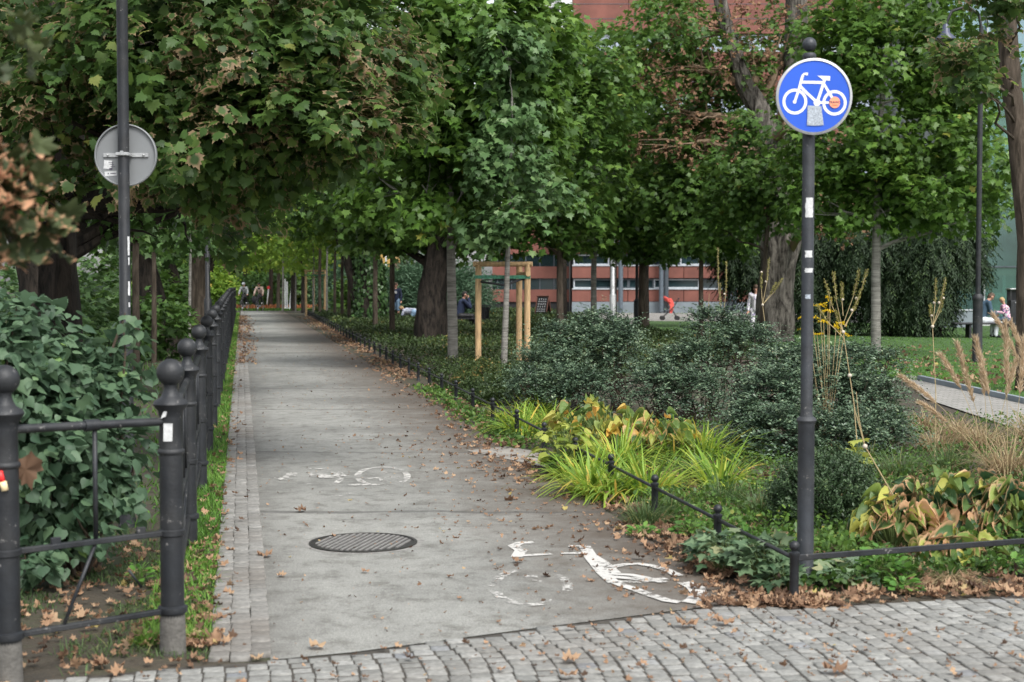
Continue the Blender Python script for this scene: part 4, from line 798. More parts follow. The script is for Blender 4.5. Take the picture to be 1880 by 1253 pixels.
# old plane-like tree with withered twigs
pt = tree('withered_tree', 'huge cracked grey trunk with dry brown twigs over the lawn', tr(1420, 625, 40, [(1422, 600, .52), (1426, 540, .47), (1430, 480, .48), (1438, 410, .5), (1425, 300, .42), (1395, 200, .3), (1365, 150, .24), (1335, 60, .2), (1318, -30, .16)]),
     [lobe(1270, 120, 40, 1.3, 1.3, 1.0), lobe(1240, 260, 40, 1.4, 1.1, .55), lobe(1350, 280, 40, 1.2, 1., .5), lobe(1320, 50, 40, 1.4, 1.2, .9), lobe(1410, 90, 40, 1.2, 1., 1.2), lobe(1480, 70, 40, .9, .9, 1.0), lobe(1270, 210, 40, 1., 1., .5), lobe(1540, 400, 38, .8, .7, .5), lobe(1480, 180, 38, .7, .7, .5)],
     M['bark_plane'], M['lf_drytwig'], T_CURL, .1, 520, 7, thr=-.2, sides=28, jit=.35, twigs=12, dead=1, spread=1.6)
mb = MB(); b0 = pt.location; mb.tube([at(x, y, 40)-b0 for x, y in ((1430, 330), (1452, 200), (1462, 100), (1462, 0), (1458, -60))], [.4, .34, .32, .3, .28], 16, jit=.2); mb.build('second_stem', M['bark_plane'], pt)
sp2 = sprays([(l[0]-b0.x, l[1]-b0.y, l[2], l[3], l[4], l[5]) for l in [lobe(1230, 60, 40.5, 1.3, 1.2, .9), lobe(1330, 120, 40.5, 1.3, 1.2, .9), lobe(1430, 200, 41, 1., 1., .6), lobe(1450, 60, 41, .9, 1., .8), lobe(1250, 190, 41, 1.2, 1., .7)]], 950, 8, .16); leaves('green_leaves', T_SPIKE, *sp2, M['lf_mid'], pt)
# backdrop maples behind, closing gaps
bk = [(1033, 52, 150, 1.0, 'tall maple crown left of the brick wall, behind the near maples', 'lf_bright'), (1126, 62.6, 250, 1.2, 'maple crown behind the mottled trunk maple', 'lf_mid'), (1184, 54, 330, 1.0, 'maple crown behind the stroller', 'lf_mid'), (1478, 52, 300, 1.0, 'maple crown behind the bicycle sign', 'lf_mid'), (1720, 50, 300, 1.0, 'maple crown behind the pale straight trunk', 'lf_mid')]
for px, Y, cy, s, lab, lf in bk:
    yb = HZ+CH*F/Y
    tree('park_tree', lab, tr(px, yb, Y, [(px, 560, .16), (px, 480, .15), (px+3, 350, .12)]), [lobe(px-30, cy+60, Y, 1.7*s, 1.6, 1.2), lobe(px+60, cy+40, Y, 1.7*s, 1.5, 1.3), lobe(px, cy-40, Y, 1.9*s, 1.6, 1.4), lobe(px+10, cy+120, Y, 1.5*s, 1.4, .8)], M['bark_dark'], M[lf], T_STAR, .27, 560, 8, 'maples standing behind the front row', twigs=1)
# yews / dark conifers
GY = 'dark yews in front of the glass building'
def yew(px, Y, cx_s, lab, nn=1500):
    yb = HZ+CH*F/Y; b = at(px, yb, Y)
    root = thing('yew_tree', lab, 'yew', (b.x, b.y, 0), 0, GY)
    mb = MB(); mb.tube([(0, 0, -.1), (0, 0, 1.5), (.1, 0, 3.6)], [.16, .13, .05], 10); mb.build('trunk', M['bark_dark'], root)
    lb = [(l[0]-b.x, l[1]-b.y, l[2], l[3], l[4], l[5]) for l in cx_s]
    P_ = []; 
    for l in lb:
        m = int(1.6*nn/len(lb)); d = rdir(m); p = np.array(l[:3])+d*np.array(l[3:6])*rng.uniform(.35, 1.05, m)[:, None]; P_.append(np.concatenate([p, unit(d*np.array([1, 1, .3])+.001)], 1))
    q = np.concatenate(P_); q = q[q[:, 2] > .25]; p = q[:, :3]; o = q[:, 3:]; m = len(p); k = 16
    s = (np.arange(k)+.5)/k; L_ = rng.uniform(.5, .9, m)
    sv = rng.uniform(0, .5, m)
    PP = p[:, None, :]+o[:, None, :]*(L_[:, None]*s[None]*.8)[:, :, None]-UPV*(L_[:, None]*s[None]**1.6*.75)[:, :, None]
    sd_ = unit(np.cross(o, UPV)); A_ = o[:, None, :]*.5-UPV*.8+sd_[:, None, :]*np.where(np.arange(k) % 2 == 0, .6, -.6)[None, :, None]+rng.normal(size=(m, k, 3))*.2
    N_ = o[:, None, :]+UPV*.5+rng.normal(size=(m, k, 3))*.5
    leaves('crown', (T_QUAD[0]*np.array([.45, 1, 1]), T_QUAD[1], T_QUAD[2]), PP.reshape(-1, 3), A_.reshape(-1, 3), N_.reshape(-1, 3), rng.uniform(.12, .2, m*k)*.9, (sv[:, None]+rng.uniform(0, .5, (m, k))).ravel(), M['lf_yew'], root)
yew(1385, 46, [lobe(1372, 475, 46, .8, .8, .6), lobe(1400, 500, 46.5, 1.0, .8, 1.0), lobe(1350, 450, 46, .55, .6, .3)], 'dark yew branches peeping out left of the huge grey trunk', 700)
yew(1520, 46, [lobe(1500, 520, 46, 1.3, 1., 1.3), lobe(1540, 480, 46, 1.3, 1, 1.), lobe(1500, 430, 46, 1.3, 1, .8)], 'black green yew right behind the bicycle sign pole', 1700)
yew(1640, 45, [lobe(1620, 520, 45, 1.2, 1., 1.3), lobe(1660, 450, 45, 1.2, 1, 1.0), lobe(1590, 450, 45, 1., 1, .8)], 'black green yew behind the pale straight maple trunk', 1700)
yew(1720, 44, [lobe(1715, 470, 44, 1.0, .9, 1.2), lobe(1750, 430, 44, .8, .8, .6), lobe(1700, 550, 44, .6, .7, .7), lobe(1762, 480, 44, .45, .6, .35)], 'drooping yew beside the dark lamp post', 1400)
# right margin: dark curved trunk with brownish leaves near the top
tree('curved_tree', 'dark bowed trunk at the margin with browning leaves high up', tr(1886, 700, 21, [(1884, 640, .16), (1886, 560, .15), (1888, 450, .15), (1876, 320, .15), (1858, 170, .148), (1850, 60, .145), (1846, -40, .14)]),
     [lobe(1760, 110, 19, .3, .4, .12), lobe(1790, 140, 19, .25, .3, .1), lobe(1720, 70, 19, .22, .3, .1), lobe(1850, -30, 19, .4, .5, .15), lobe(1815, 70, 19.5, .2, .3, .1)], M['bark_mid'], M['lf_left'], T_MAPLE, .12, 200, 6, thr=-.4, jit=.15)
# out of focus twig of brown edged leaves close to the camera, growing from a tree beside the pavement
bt = tree('roadside_maple', 'near blurred twig of green leaves with crisp brown edges', [(Vector((-3.2, 3.1, 0)), .12), (Vector((-3.15, 3.1, 1.6)), .1), (Vector((-3.0, 3.2, 2.9)), .08)],
     [lobe(-15, 385, 3.6, .07, .06, .05), lobe(-20, 320, 3.6, .06, .06, .03), lobe(40, 415, 3.7, .04, .05, .02), lobe(-25, 70, 3.5, .035, .04, .03)], M['bark_mid'], M['lf_brown'], T_CURL, .07, 44, 4, thr=-1, droop=.6, twigs=1, zmin=1, spread=.5, limbs=False)
# undergrowth on the left beyond the fence
def bush(name, label, lobes, mat, T, ls, n, k, cat='shrub', group=None, droop=.4, stems=8, thr=-.4, shell=.7, base=None, sj=.3, spread=1., nf=1.3, barkm='twig', vadd=0.):
    c = np.mean([l[:3] for l in lobes], axis=0) if base is None else np.array(base)
    b = Vector((c[0], c[1], 0)); root = thing(name, label, cat, b, 0, group)
    mb = MB()
    for i in range(stems):
        l = rnd.choice(lobes); e = Vector((l[0]-b.x+l[3]*rnd.uniform(-.7, .7), l[1]-b.y+l[4]*rnd.uniform(-.7, .7), l[2]+l[5]*rnd.uniform(0, .7)))
        limb(mb, (rnd.uniform(-.1, .1), rnd.uniform(-.1, .1), -.05), e, .014, .004, 5, .12, 6)
    mb.build('stems', M[barkm], root)
    a = sprays([(l[0]-b.x, l[1]-b.y, l[2], l[3], l[4], l[5]) for l in lobes], n, k, ls, sj, thr=thr, droop=droop, shell=shell, spread=spread, nf=nf); a[4] = a[4]+vadd
    leaves('foliage', T, *a, mat, root); return root
GU = 'undergrowth shrubs behind the iron fence'
for px, Y, w_, h_, lab, mt in ((20, 24, 1.6, 1.7, 'dense dark shrub at the margin behind the lilac', 'lf_blue'), (190, 30, 1.6, 1.2, 'dark undergrowth shrub right of the old maple trunk', 'lf_dark'), (215, 40, 1.6, 1.2, 'bright undergrowth shrub behind the leaning trunks', 'lf_mid'), (285, 46, 1.2, 1.5, 'leafy shrub between the leaning trunk and the straight trunk', 'lf_mid'), (120, 46, 3., 2.6, 'wide dark shrub closing the view behind the old maple', 'lf_dark'), (350, 70, 1.3, 2.2, 'light green shrub where the iron fence ends', 'lf_far'), (240, 62, 2.6, 2.8, 'far tall shrub behind all the leaning trunks', 'lf_dark')):
    X = X_at(px, Y); bush('undergrowth_shrub', lab, [(X, Y, h_*.5, w_, 1.2, h_*.55), (X+w_*.5, Y, h_*.4, w_*.6, 1., h_*.45)], M[mt], T_STAR, .09+Y*.0022, 420, 9, group=GU)
# ================================================================ SHRUBS AND PLANTS
GC = 'cotoneaster shrubs in the bed'
def cot(label, lobes, n, ls=.034, k=15):
    """arching sprays of small leaves"""
    c = np.mean([l[:3] for l in lobes], axis=0); b = Vector((c[0], c[1], 0)); root = thing('cotoneaster_shrub', label, 'shrub', b, 0, GC)
    mb = MB()
    ar = np.array([l[3]*l[4]+l[3]*l[5]+l[4]*l[5] for l in lobes]); ar = ar/ar.sum(); Ps = []; As = []; Ns = []; Vs = []; Ss = []
    for l, w_ in zip(lobes, ar):
        m = int(n*w_); c = np.array((l[0]-b.x, l[1]-b.y, l[2])); r = np.array(l[3:6])
        d = rdir(m); d[:, 2] = np.where(d[:, 2] < -.5, -d[:, 2], d[:, 2]); nz_ = np.array([noise.noise(Vector(q*3.1)+Vector(c)) for q in d])
        rad = rng.uniform(.55, 1.0, m)+nz_*.5; p = c+d*r*rad[:, None]
        o = unit(d/r); t = unit(o*.7+rdir(m)*.45+UPV*.35); L_ = rng.uniform(.13, .3, m)*(ls/.034)*np.where(rng.uniform(0, 1, m) < .2, 1.9, 1.)
        s = (np.arange(k)+.5)/k
        sd_ = unit(np.cross(t, UPV)+1e-6)
        PP = p[:, None, :]+t[:, None, :]*(L_[:, None]*s)[:, :, None]-UPV*(L_[:, None]*s**2*.55)[:, :, None]+rng.normal(size=(m, k, 3))*.006
        A_ = sd_[:, None, :]*np.where(np.arange(k) % 2 == 0, 1., -1.)[None, :, None]+t[:, None, :]*.5+rng.normal(size=(m, k, 3))*.3
        N_ = UPV*.9+o[:, None, :]*.5+rng.normal(size=(m, k, 3))*.3
        sv = rng.uniform(-.2, .2, m)+nz_*.25
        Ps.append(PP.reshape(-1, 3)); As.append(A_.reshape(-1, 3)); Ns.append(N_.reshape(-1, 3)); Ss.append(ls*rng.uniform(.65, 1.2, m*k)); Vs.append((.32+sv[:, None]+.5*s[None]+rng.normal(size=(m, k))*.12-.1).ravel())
        for _ in range(10):
            e = c+rdir(1)[0]*r*.95; e[2] = max(.1, e[2]); limb(mb, (c[0]+rnd.uniform(-.1, .1), c[1], 0), tuple(e), .013, .004, 5, .15, 6)
    mb.build('branches', M['twig'], root)
    a = [np.concatenate(q) for q in (Ps, As, Ns, Ss, Vs)]; kp = a[0][:, 2] > .02; a = [q[kp] for q in a]
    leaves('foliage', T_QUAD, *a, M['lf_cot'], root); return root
cot('dense blue green cotoneaster mound beside the near wooden stakes', [lobe(1000, 690, 17.6, .32, .35, .36), lobe(1070, 660, 18, .36, .35, .4), lobe(1130, 660, 17.8, .26, .35, .42), lobe(965, 720, 17, .18, .25, .25), lobe(1060, 720, 17, .42, .3, .25), lobe(1090, 600, 18.2, .26, .25, .16), lobe(1020, 620, 18, .2, .2, .14), lobe(1140, 610, 18.2, .18, .2, .14)], 2500)
cot('middle cotoneaster mound below the small thin trunked maple', [lobe(1270, 680, 16.6, .3, .3, .3), lobe(1305, 598, 17, .24, .25, .18), lobe(1350, 610, 17, .18, .2, .12), lobe(1200, 720, 16, .24, .25, .22), lobe(1270, 730, 16, .34, .3, .25), lobe(1370, 640, 16.6, .3, .3, .22), lobe(1215, 680, 16.4, .12, .2, .16)], 1900)
cot('largest cotoneaster mound behind the bicycle sign pole with arching sprays', [lobe(1410, 740, 13.4, .28, .35, .3), lobe(1500, 715, 13.7, .36, .35, .3), lobe(1590, 750, 13.6, .26, .3, .28), lobe(1430, 810, 12.8, .32, .3, .26), lobe(1550, 815, 12.8, .34, .3, .25), lobe(1630, 800, 13.2, .14, .25, .2), lobe(1370, 790, 13.2, .12, .2, .22), lobe(1450, 670, 14, .24, .3, .12), lobe(1620, 668, 14, .16, .15, .06), lobe(1560, 670, 14, .2, .25, .13)], 3600)
# clipped round box bush
bx = lobe(1515, 925, 9.0, .33, .3, .28); b0 = Vector((bx[0], bx[1], 0))
rb_ = thing('round_shrub', 'small rounded dark shrub directly behind the sign pole base', 'shrub', b0)
m = 3000; d = rdir(m); nz_ = np.array([noise.noise(Vector(q*4)) for q in d]); p = np.array([0, 0, bx[2]])+d*np.array([.33, .3, .29])*(rng.uniform(.6, 1.0, m)+nz_*.18)[:, None]; k = 10; s = (np.arange(k)+.5)/k
t = unit(d*.8+UPV*.7+rdir(m)*.4); sd_ = unit(np.cross(t, rdir(m)))
PP = p[:, None]+t[:, None]*(.09*s)[None, :, None]; A_ = sd_[:, None]*np.where(np.arange(k) % 2 == 0, 1., -1.)[None, :, None]+t[:, None]*.8+rng.normal(size=(m, k, 3))*.25; N_ = UPV+d[:, None]*.5+rng.normal(size=(m, k, 3))*.4
V_ = (.35+nz_[:, None]*.4+rng.normal(size=(m, k))*.18).ravel(); kp = PP.reshape(-1, 3)[:, 2] > .02
leaves('foliage', T_QUAD, PP.reshape(-1, 3)[kp], A_.reshape(-1, 3)[kp], np.broadcast_to(N_, (m, k, 3)).reshape(-1, 3)[kp], rng.uniform(.016, .028, m*k)[kp], V_[kp], M['lf_box'], rb_)
mb = MB()
for _ in range(26): e = rdir(1)[0]*np.array([.28, .26, .2])+np.array([0, 0, .3]); limb(mb, (rnd.uniform(-.06, .06), rnd.uniform(-.06, .06), 0), tuple(e), .008, .003, 4, .1, 5)
mb.build('branches', M['twig'], rb_)
# small brown-green clipped shrub by the stakes
bush('small_shrub', 'small brownish clipped shrub between low fence and stakes', [lobe(882, 690, 21.5, .26, .26, .22), lobe(855, 705, 21, .16, .2, .14)], M['lf_hedge'], T_QUAD, .035, 900, 8, thr=-1, stems=10, vadd=.25)
# silvery willow-like shrub behind the massive trunk
bush('willow_shrub', 'feathery silver green shrub behind the massive black trunk', [lobe(790, 545, 70, 1.7, 1.3, 1.05), lobe(760, 525, 70, 1., 1, .8), lobe(850, 545, 70, 1.0, 1.2, 1.), lobe(740, 560, 70, .7, .7, .8)], M['lf_willow'], (T_QUAD[0]*np.array([.35, 1, 1]), T_QUAD[1], T_QUAD[2]), .28, 1700, 12, thr=-.8, droop=.2, spread=.8)
bush('willow_shrub', 'pale feathery shrub far behind the row of slim trunks', [lobe(650, 545, 85, 2.0, 1.5, 1.6), lobe(625, 520, 86, 1.3, 1.5, 1.2)], M['lf_willow'], (T_QUAD[0]*np.array([.4, 1, 1]), T_QUAD[1], T_QUAD[2]), .3, 700, 10, thr=-.8, droop=.2)
for px, Y, w_, h_, lab, mt in ((580, 108, 4.5, 2.3, 'dark hedge bush far behind the wooden stakes', 'lf_dark'), (700, 80, 2.2, 2., 'green bush behind the ivy covered tree', 'lf_mid'), (520, 122, 5., 2., 'dark bush at the end of the path behind the white posts', 'lf_dark'), (450, 124, 4.6, 1.9, 'dark bush behind the two cyclists', 'lf_dark'), (385, 116, 1.8, 2.6, 'yellow green bush left of the cyclists', 'lf_far'), (620, 130, 6, 7, 'tall dark tree mass behind the slim trunks', 'lf_dark'), (480, 150, 8, 9, 'tall dark crown at the very end of the path', 'lf_dark'), (350, 140, 7, 10, 'tall mid green crown beyond the end of the iron fence', 'lf_mid')):
    X = X_at(px, Y); bush('park_bush', lab, [(X, Y, h_*.5, w_, 1.4, h_*.55), (X+w_*.4, Y-.5, h_*.4, w_*.6, 1., h_*.45)], M[mt], T_STAR, .3 if h_ < 5 else .5, 900, 8, group='bushes in the distance of the park', thr=-.6)
# lilac on the left
rl = [lobe(30, 640, 7.6, .27, .3, .18), lobe(0, 720, 7.3, .3, .3, .3), lobe(110, 710, 7.7, .28, .3, .2), lobe(180, 740, 7.7, .2, .25, .14), lobe(200, 830, 7.6, .16, .2, .2), lobe(90, 820, 7.4, .3, .3, .26), lobe(190, 900, 7.5, .14, .2, .12), lobe(50, 930, 7.3, .26, .28, .2), lobe(130, 950, 7.3, .16, .2, .13), lobe(40, 570, 7.6, .14, .2, .05), lobe(225, 660, 7.8, .08, .1, .1), lobe(232, 590, 7.8, .03, .04, .12), lobe(50, 1040, 7.2, .15, .2, .08), lobe(160, 680, 7.7, .12, .2, .1)]
bush('lilac_shrub', 'large leafy shrub with heart shaped grey green leaves behind the iron fence', rl, M['lf_lilac'], T_HEART, .063, 900, 6, thr=-.5, droop=.9, stems=26, sj=.5, base=(X_at(110, 7.5), 7.6, 0))
# single dry leaf caught in the rail
GD = 'dry leaves lying on the ground one by one'
lfv = np.array([[0, 0, 0.]])
def one_leaf(name, label, cat, loc, size, V, mat, A=None, N=None, T=T_CURL, group=None):
    A = np.array([[rnd.uniform(-1, 1), rnd.uniform(-1, 1), .05]]) if A is None else np.array([A], float); N = np.array([[.15, -.1, 1.]]) if N is None else np.array([N], float)
    o = leaves(name, T, lfv, A, N, size, np.array([V]), mat); o.location = loc; return tag(o, label, cat, group)
one_leaf('dry_leaf', 'big crumpled brown leaf caught below the top rail of the iron fence', 'leaf', at(42, 842, 5.62), .14, .25, M['lf_dry'], A=(.4, -.1, -1), N=(0, -1, .2))
# ground cover hedge in the right bed
def in_bed(x, y): o_ = x+.19*y; return o_ > 2.86+.0125*(y-7)
n = 95000; yy_ = 18.5+(84-18.5)*rng.uniform(0, 1, n)**1.6; off = rng.uniform(0, 1, n); wid = np.interp(yy_, [18, 21, 30, 84], [1.0, 2.2, 8., 14.]); o_ = 2.88+.0125*(yy_-7)+off*wid
hz = np.array([noise.noise(Vector((a*.7, b*.7, 0))) for a, b in zip(o_, yy_)]); edge = np.clip((o_-2.86-.0125*(yy_-7))/.25, .25, 1)
zz = (np.interp(yy_, [18.5, 22, 84], [.16, .25, .26])+hz*.09)*edge*rng.uniform(.55, 1.06, n)
Pn = np.stack([o_-.19*yy_, yy_, zz], 1); Sz = np.interp(yy_, [18, 40, 84], [.045, .085, .15])*rng.uniform(.7, 1.3, n)
hd = leaves('ground_cover', T_QUAD, Pn, rdir(n)+UPV*.3, UPV+rng.normal(size=(n, 3))*.5, Sz, np.clip(.4+hz*.5+rng.normal(size=n)*.2, 0, .97), M['lf_hedge']); tag(hd, kind='stuff')
sheet('hedge_soil', [tuple(P(2.95+.0125*(y-7), y))[:2] for y in (19, 84)]+[tuple(P(17, 84))[:2], tuple(P(11, 30))[:2], tuple(P(5, 21))[:2]], .03, M['soilm'])
# grass
def grass(name, n, reg, L, W, mat, V0=.4, up=1., wfun=None):
    p = reg(n); m = len(p); d = rng.normal(size=(m, 3))*.35; d[:, 2] = up
    hz = np.array([noise.noise(Vector((a[0]*.9, a[1]*.9, 3))) for a in p])
    dist = p[:, 1]; sc_ = np.interp(dist, [5, 12, 30, 60], [1, 1, 1.3, 2.2])
    o = blades(name, p, d, L*rng.uniform(.5, 1.3, m), W*rng.uniform(.7, 1.3, m)*sc_, rng.uniform(.2, 1.1, m), np.clip(V0+hz*.5+rng.normal(size=m)*.18, 0, 1), mat, seg=2)
    return tag(o, kind='stuff')
def strip(n):
    y = 6.1+(84-6.1)*rng.uniform(0, 1, n)**2.2; o_ = rng.uniform(-.46, -.14, n); k = rng.uniform(0, 1, n) < np.where(y < 7.5, .4, 1); x = o_-.19*y; return np.stack([x, y, np.zeros(n)], 1)[k]
grass('grass', 26000, strip, .1, .007, M['gr_lawn'], .65)
def lfront(n):
    x = rng.uniform(-3.6, -1.25, n); y = rng.uniform(5.6, 9, n); k = (y > np.array([edge_y(a)+.04 for a in x])) & (x+.19*y < -.15); dens = np.array([noise.noise(Vector((a*1.7, b*1.7, 8))) for a, b in zip(x, y)]); k &= (dens > -.05)
    return np.stack([x, y, np.zeros(n)], 1)[k]
grass('grass', 15000, lfront, .075, .005, M['gr_fine'], .35)
def lback(n): 
    y = rng.uniform(9, 60, n); x = -.19*y-.45-rng.uniform(0, 1, n)**1.2*y*.22; return np.stack([x, y, np.zeros(n)], 1)
grass('grass', 14000, lback, .12, .012, M['gr_lawn'], .3)
def lawnr(n):
    u = rng.uniform(0, 1, n)**1.4; py = 700-u*106; px = rng.uniform(1170, 1990, n); g = np.array([G(a, b)[:] for a, b in zip(px, py)]); py_lim = np.interp(px, [1170, 1480, 1668, 1890, 2000], [655, 668, 698, 740, 758]); py2 = np.minimum(py+np.maximum(0, py_lim-700)*rng.uniform(0, 1, n), 1e9)
    g = np.array([G(a, b)[:] for a, b in zip(px, np.minimum(py2, py_lim))]); return g
grass('lawn_grass', 70000, lawnr, .075, .011, M['gr_lawn'], .45)
def bedg(n):
    px = rng.uniform(1150, 1900, n); py = rng.uniform(830, 1060, n); g = np.array([G(a, b)[:] for a, b in zip(px, py)]); k = (g[:, 0]+.19*g[:, 1] > 2.8) & ((g[:, 0] < 1.39) | (g[:, 1] > np.interp(g[:, 0], [1.39, 3.05, 4.7], [7.05, 7.65, 8.2]))); k &= np.array([noise.noise(Vector((a[0]*1.5, a[1]*1.5, 7))) > -.05 for a in g]); return g[k]
grass('bed_grass', 9000, bedg, .17, .005, M['gr_fine'], .55, .8)
# daylily clumps
def clump(name, label, c, n, L, W, mat, spread=.1, bend=(.2, 1.1), lean=.5, V0=.5, vj=.25, cat='plant', group=None, seg=5):
    root = thing(name, label, cat, c, 0, group); a = rng.uniform(0, 2*math.pi, n); rr = rng.uniform(0, 1, n)**.7; b = np.stack([np.cos(a)*rr*spread, np.sin(a)*rr*spread, np.zeros(n)], 1)
    d = np.stack([np.cos(a)*lean*rr, np.sin(a)*lean*rr, np.ones(n)], 1)+rng.normal(size=(n, 3))*.12
    blades('blades', b, d, L*rng.uniform(.6, 1.15, n), W*rng.uniform(.7, 1.2, n), rng.uniform(*bend, n), V0+rng.normal(size=n)*vj, mat, root, seg); return root
GDL = 'daylily clumps along the low fence'
for px, py, z, n, L, lab in ((960, 800, 0, 90, .42, 'bright daylily clump farthest along the low fence'), (1015, 790, 0, 80, .4, 'daylily clump left beside the yellowing hosta'), (1085, 905, 0, 70, .42, 'daylily clump arching over the path edge with yellow tips'), (1135, 870, 0, 110, .5, 'tallest daylily clump behind the low fence post'), (1190, 915, 0, 90, .42, 'daylily clump directly behind the second small fence post'), (1290, 850, 0, 80, .5, 'thin daylily clump in front of the big cotoneaster'), (1235, 850, 0, 60, .45, 'daylily clump between two other daylily clumps'), (1120, 915, 0, 90, .34, 'low daylily clump trailing yellow blades over the asphalt'), (985, 765, 0, 90, .36, 'daylily clump in front of the leftmost cotoneaster'), (1060, 880, 0, 50, .3, 'smallest daylily clump below the yellow green seedling'), (1320, 900, 0, 70, .42, 'daylily clump nearest the small rounded shrub'), (940, 775, 0, 60, .34, 'daylily clump beside the small brownish shrub')):
    clump('daylily_plant', lab, G(px, py), int(n*2.2), L*1.25, .019, M['gr_lily'], .16, (.2, 1.3), .8, .55, .25, group=GDL)
GFG = 'fine leaved grass tufts in the bed'
for px, py, n, L, lab in ((1185, 965, 260, .2, 'low dark fine tuft by the path edge below the daylilies'), (1230, 950, 200, .22, 'dark fine tuft beside the second fence post'), (1400, 950, 260, .26, 'fine green tuft left of the small rounded shrub'), (1330, 930, 220, .24, 'fine tuft right of the daylilies behind the low rail'), (1650, 880, 240, .3, 'green tuft above the withered hostas'), (1740, 865, 220, .3, 'green and tan tuft behind the withered hostas'), (1590, 860, 160, .26, 'narrow bright tuft beside the yellow seedling'), (1280, 880, 160, .28, 'fine tuft at the foot of the big cotoneaster')):
    clump('grass_tuft', lab, G(px, py), int(n*1.3), L*1.25, .006, M['gr_fine'], .13, (.2, 1.1), .6, .5, .25, 'grass tuft', GFG, 4)
clump('dead_grass_tuft', 'drooping dead brown grass tuft below the rail', G(1745, 1075), 420, .27, .005, M['gr_dry'], .05, (.9, 1.9), 1.0, .3, .25, 'grass tuft')
GT = 'tan dry grass clumps at the margin'
for px, py, L, lab in ((1850, 880, .6, 'tall tan grass clump behind the withered hostas'), (1800, 830, .5, 'tan dry grass clump beside the pale side path'), (1900, 820, .6, 'tan dry grass clump at the very margin'), (1720, 830, .38, 'low tan grass clump below the side path edge'), (1760, 810, .42, 'tan grass clump leaning over the side path kerb'), (1700, 790, .34, 'small tan grass clump at the right foot of the largest cotoneaster')):
    clump('dry_grass_clump', lab, G(px, py), 420, L, .006, M['gr_dry'], .14, (.3, 1.3), .55, .35, .3, 'grass clump', GT, 5)
# feathery plumes
def plume(c, pts, label):
    root = thing('plume_grass', label, 'plume grass', c, 0, 'feathery grass plumes'); mb = MB(); Pp = []; Aa = []
    for tip, mid_ in pts:
        q = [Vector((0, 0, 0)), Vector(mid_)-c, Vector(tip)-c]; P3 = []
        for i in range(13): t = i/12; P3.append(q[0]*(1-t)**2+q[1]*2*t*(1-t)+q[2]*t*t)
        mb.tube(P3, [.003-.0018*i/12 for i in range(13)], 5, False)
        for i in range(420):
            t = 1-rnd.random()*.34; p = q[0]*(1-t)**2+q[1]*2*t*(1-t)+q[2]*t*t; tg = (q[2]-q[1]).normalized(); w_ = .042*math.sin(math.pi*min(1, (1-t)/.34*.9+.1))+.004
            rd = Vector(tuple(rdir(1)[0])); Pp.append(p+rd*w_*.25); Aa.append(tg+rd*.55)
    mb.build('stems', M['gr_stem'], root); n = len(Pp)
    leaves('plumes', (T_NEEDLE[0]*np.array([1.1, 1, 1]), T_NEEDLE[1], T_NEEDLE[2]), np.array([p[:] for p in Pp]), np.array([a[:] for a in Aa]), rdir(n), rng.uniform(.035, .065, n), rng.uniform(0, 1, n), M['gr_tan'], root)
M['gr_stem'] = simple('straw_stem', (.38, .3, .16), .8)
c = G(1850, 900); Y = c.y
plume(c, [(at(1846, 592, Y), at(1850, 760, Y)), (at(1790, 560+60, Y), at(1830, 780, Y)), (at(1757, 628, Y-.2), at(1800, 800, Y)), (at(1880, 620, Y), at(1870, 780, Y))], 'tallest feathery tan plumes leaning at the margin')
c = G(1810, 850); Y = c.y
plume(c, [(at(1725, 650, Y), at(1790, 740, Y)), (at(1652, 690, Y), at(1760, 760, Y)), (at(1800, 660, Y), at(1815, 760, Y)), (at(1690, 740, Y), at(1770, 790, Y)), (at(1865, 660, Y), at(1840, 760, Y))], 'low feathery tan plumes fanning over the side path')
c = G(1930, 870); Y = c.y
plume(c, [(at(1824, 578, Y), at(1900, 690, Y)), (at(1856, 592, Y), at(1910, 710, Y)), (at(1880, 640, Y), at(1920, 740, Y))], 'feathery plumes bending in from beyond the margin')
# seed stalks
def stalk(label, c, tips, spike=True, cat='dry stalk'):
    root = thing('seed_stalk', label, cat, c, 0, 'dried flower stalks in the bed'); mb = MB(); fl = MB(); Pp = []; Aa = []
    root_top = Vector(tips[0][0]).lerp(c, .0)
    j = Vector(tips[0][1])-c
    mb.tube([(0, 0, 0), tuple(j*.5+Vector((.02, 0, 0))), tuple(j)], [.005, .004, .0035], 6, False)
    for tip, jn in tips:
        a, b = Vector(jn)-c, Vector(tip)-c; mid_ = a.lerp(b, .55)+Vector((.02*(b-a).length*(1 if b.x > a.x else -1), 0, -.02)); mb.tube([a, mid_, b], [.0035, .003, .002], 5, False)
        if spike:
            for i in range(110): t = .45+.55*rnd.random(); p = mid_.lerp(b, (t-.45)/.55); rd = Vector(tuple(rdir(1)[0])); Pp.append((p+rd*.006)[:]); Aa.append((rd+(b-a).normalized()*.8)[:])
        if rnd.random() < .6: fl.ball(tuple(a.lerp(b, rnd.choice((.5, .5, 1.)))), .013, 8)
    fl.ball(tuple(j), .016, 8)
    mb.build('stems', M['gr_stem'], root); fl.build('seed_heads', M['fluff'], root)
    if Pp: leaves('seed_spikes', T_QUAD, np.array(Pp), np.array(Aa), rdir(len(Pp)), .017, rng.uniform(0, 1, len(Pp)), M['seed'], root)
Y = 11.5; c = G(1578, 868)
jn = at(1548, 610, c.y)
stalk('tallest branching seed stalk right beside the bicycle sign pole', c, [(at(x, y, c.y+dz), at(xj, yj, c.y)) for x, y, xj, yj, dz in ((1515, 515, 1548, 610, 0), (1530, 500, 1548, 610, .1), (1546, 520, 1548, 580, 0), (1578, 495, 1550, 590, -.1), (1592, 497, 1552, 600, .1), (1578, 540, 1550, 600, 0), (1535, 570, 1548, 610, 0), (1500, 560, 1548, 620, 0))])
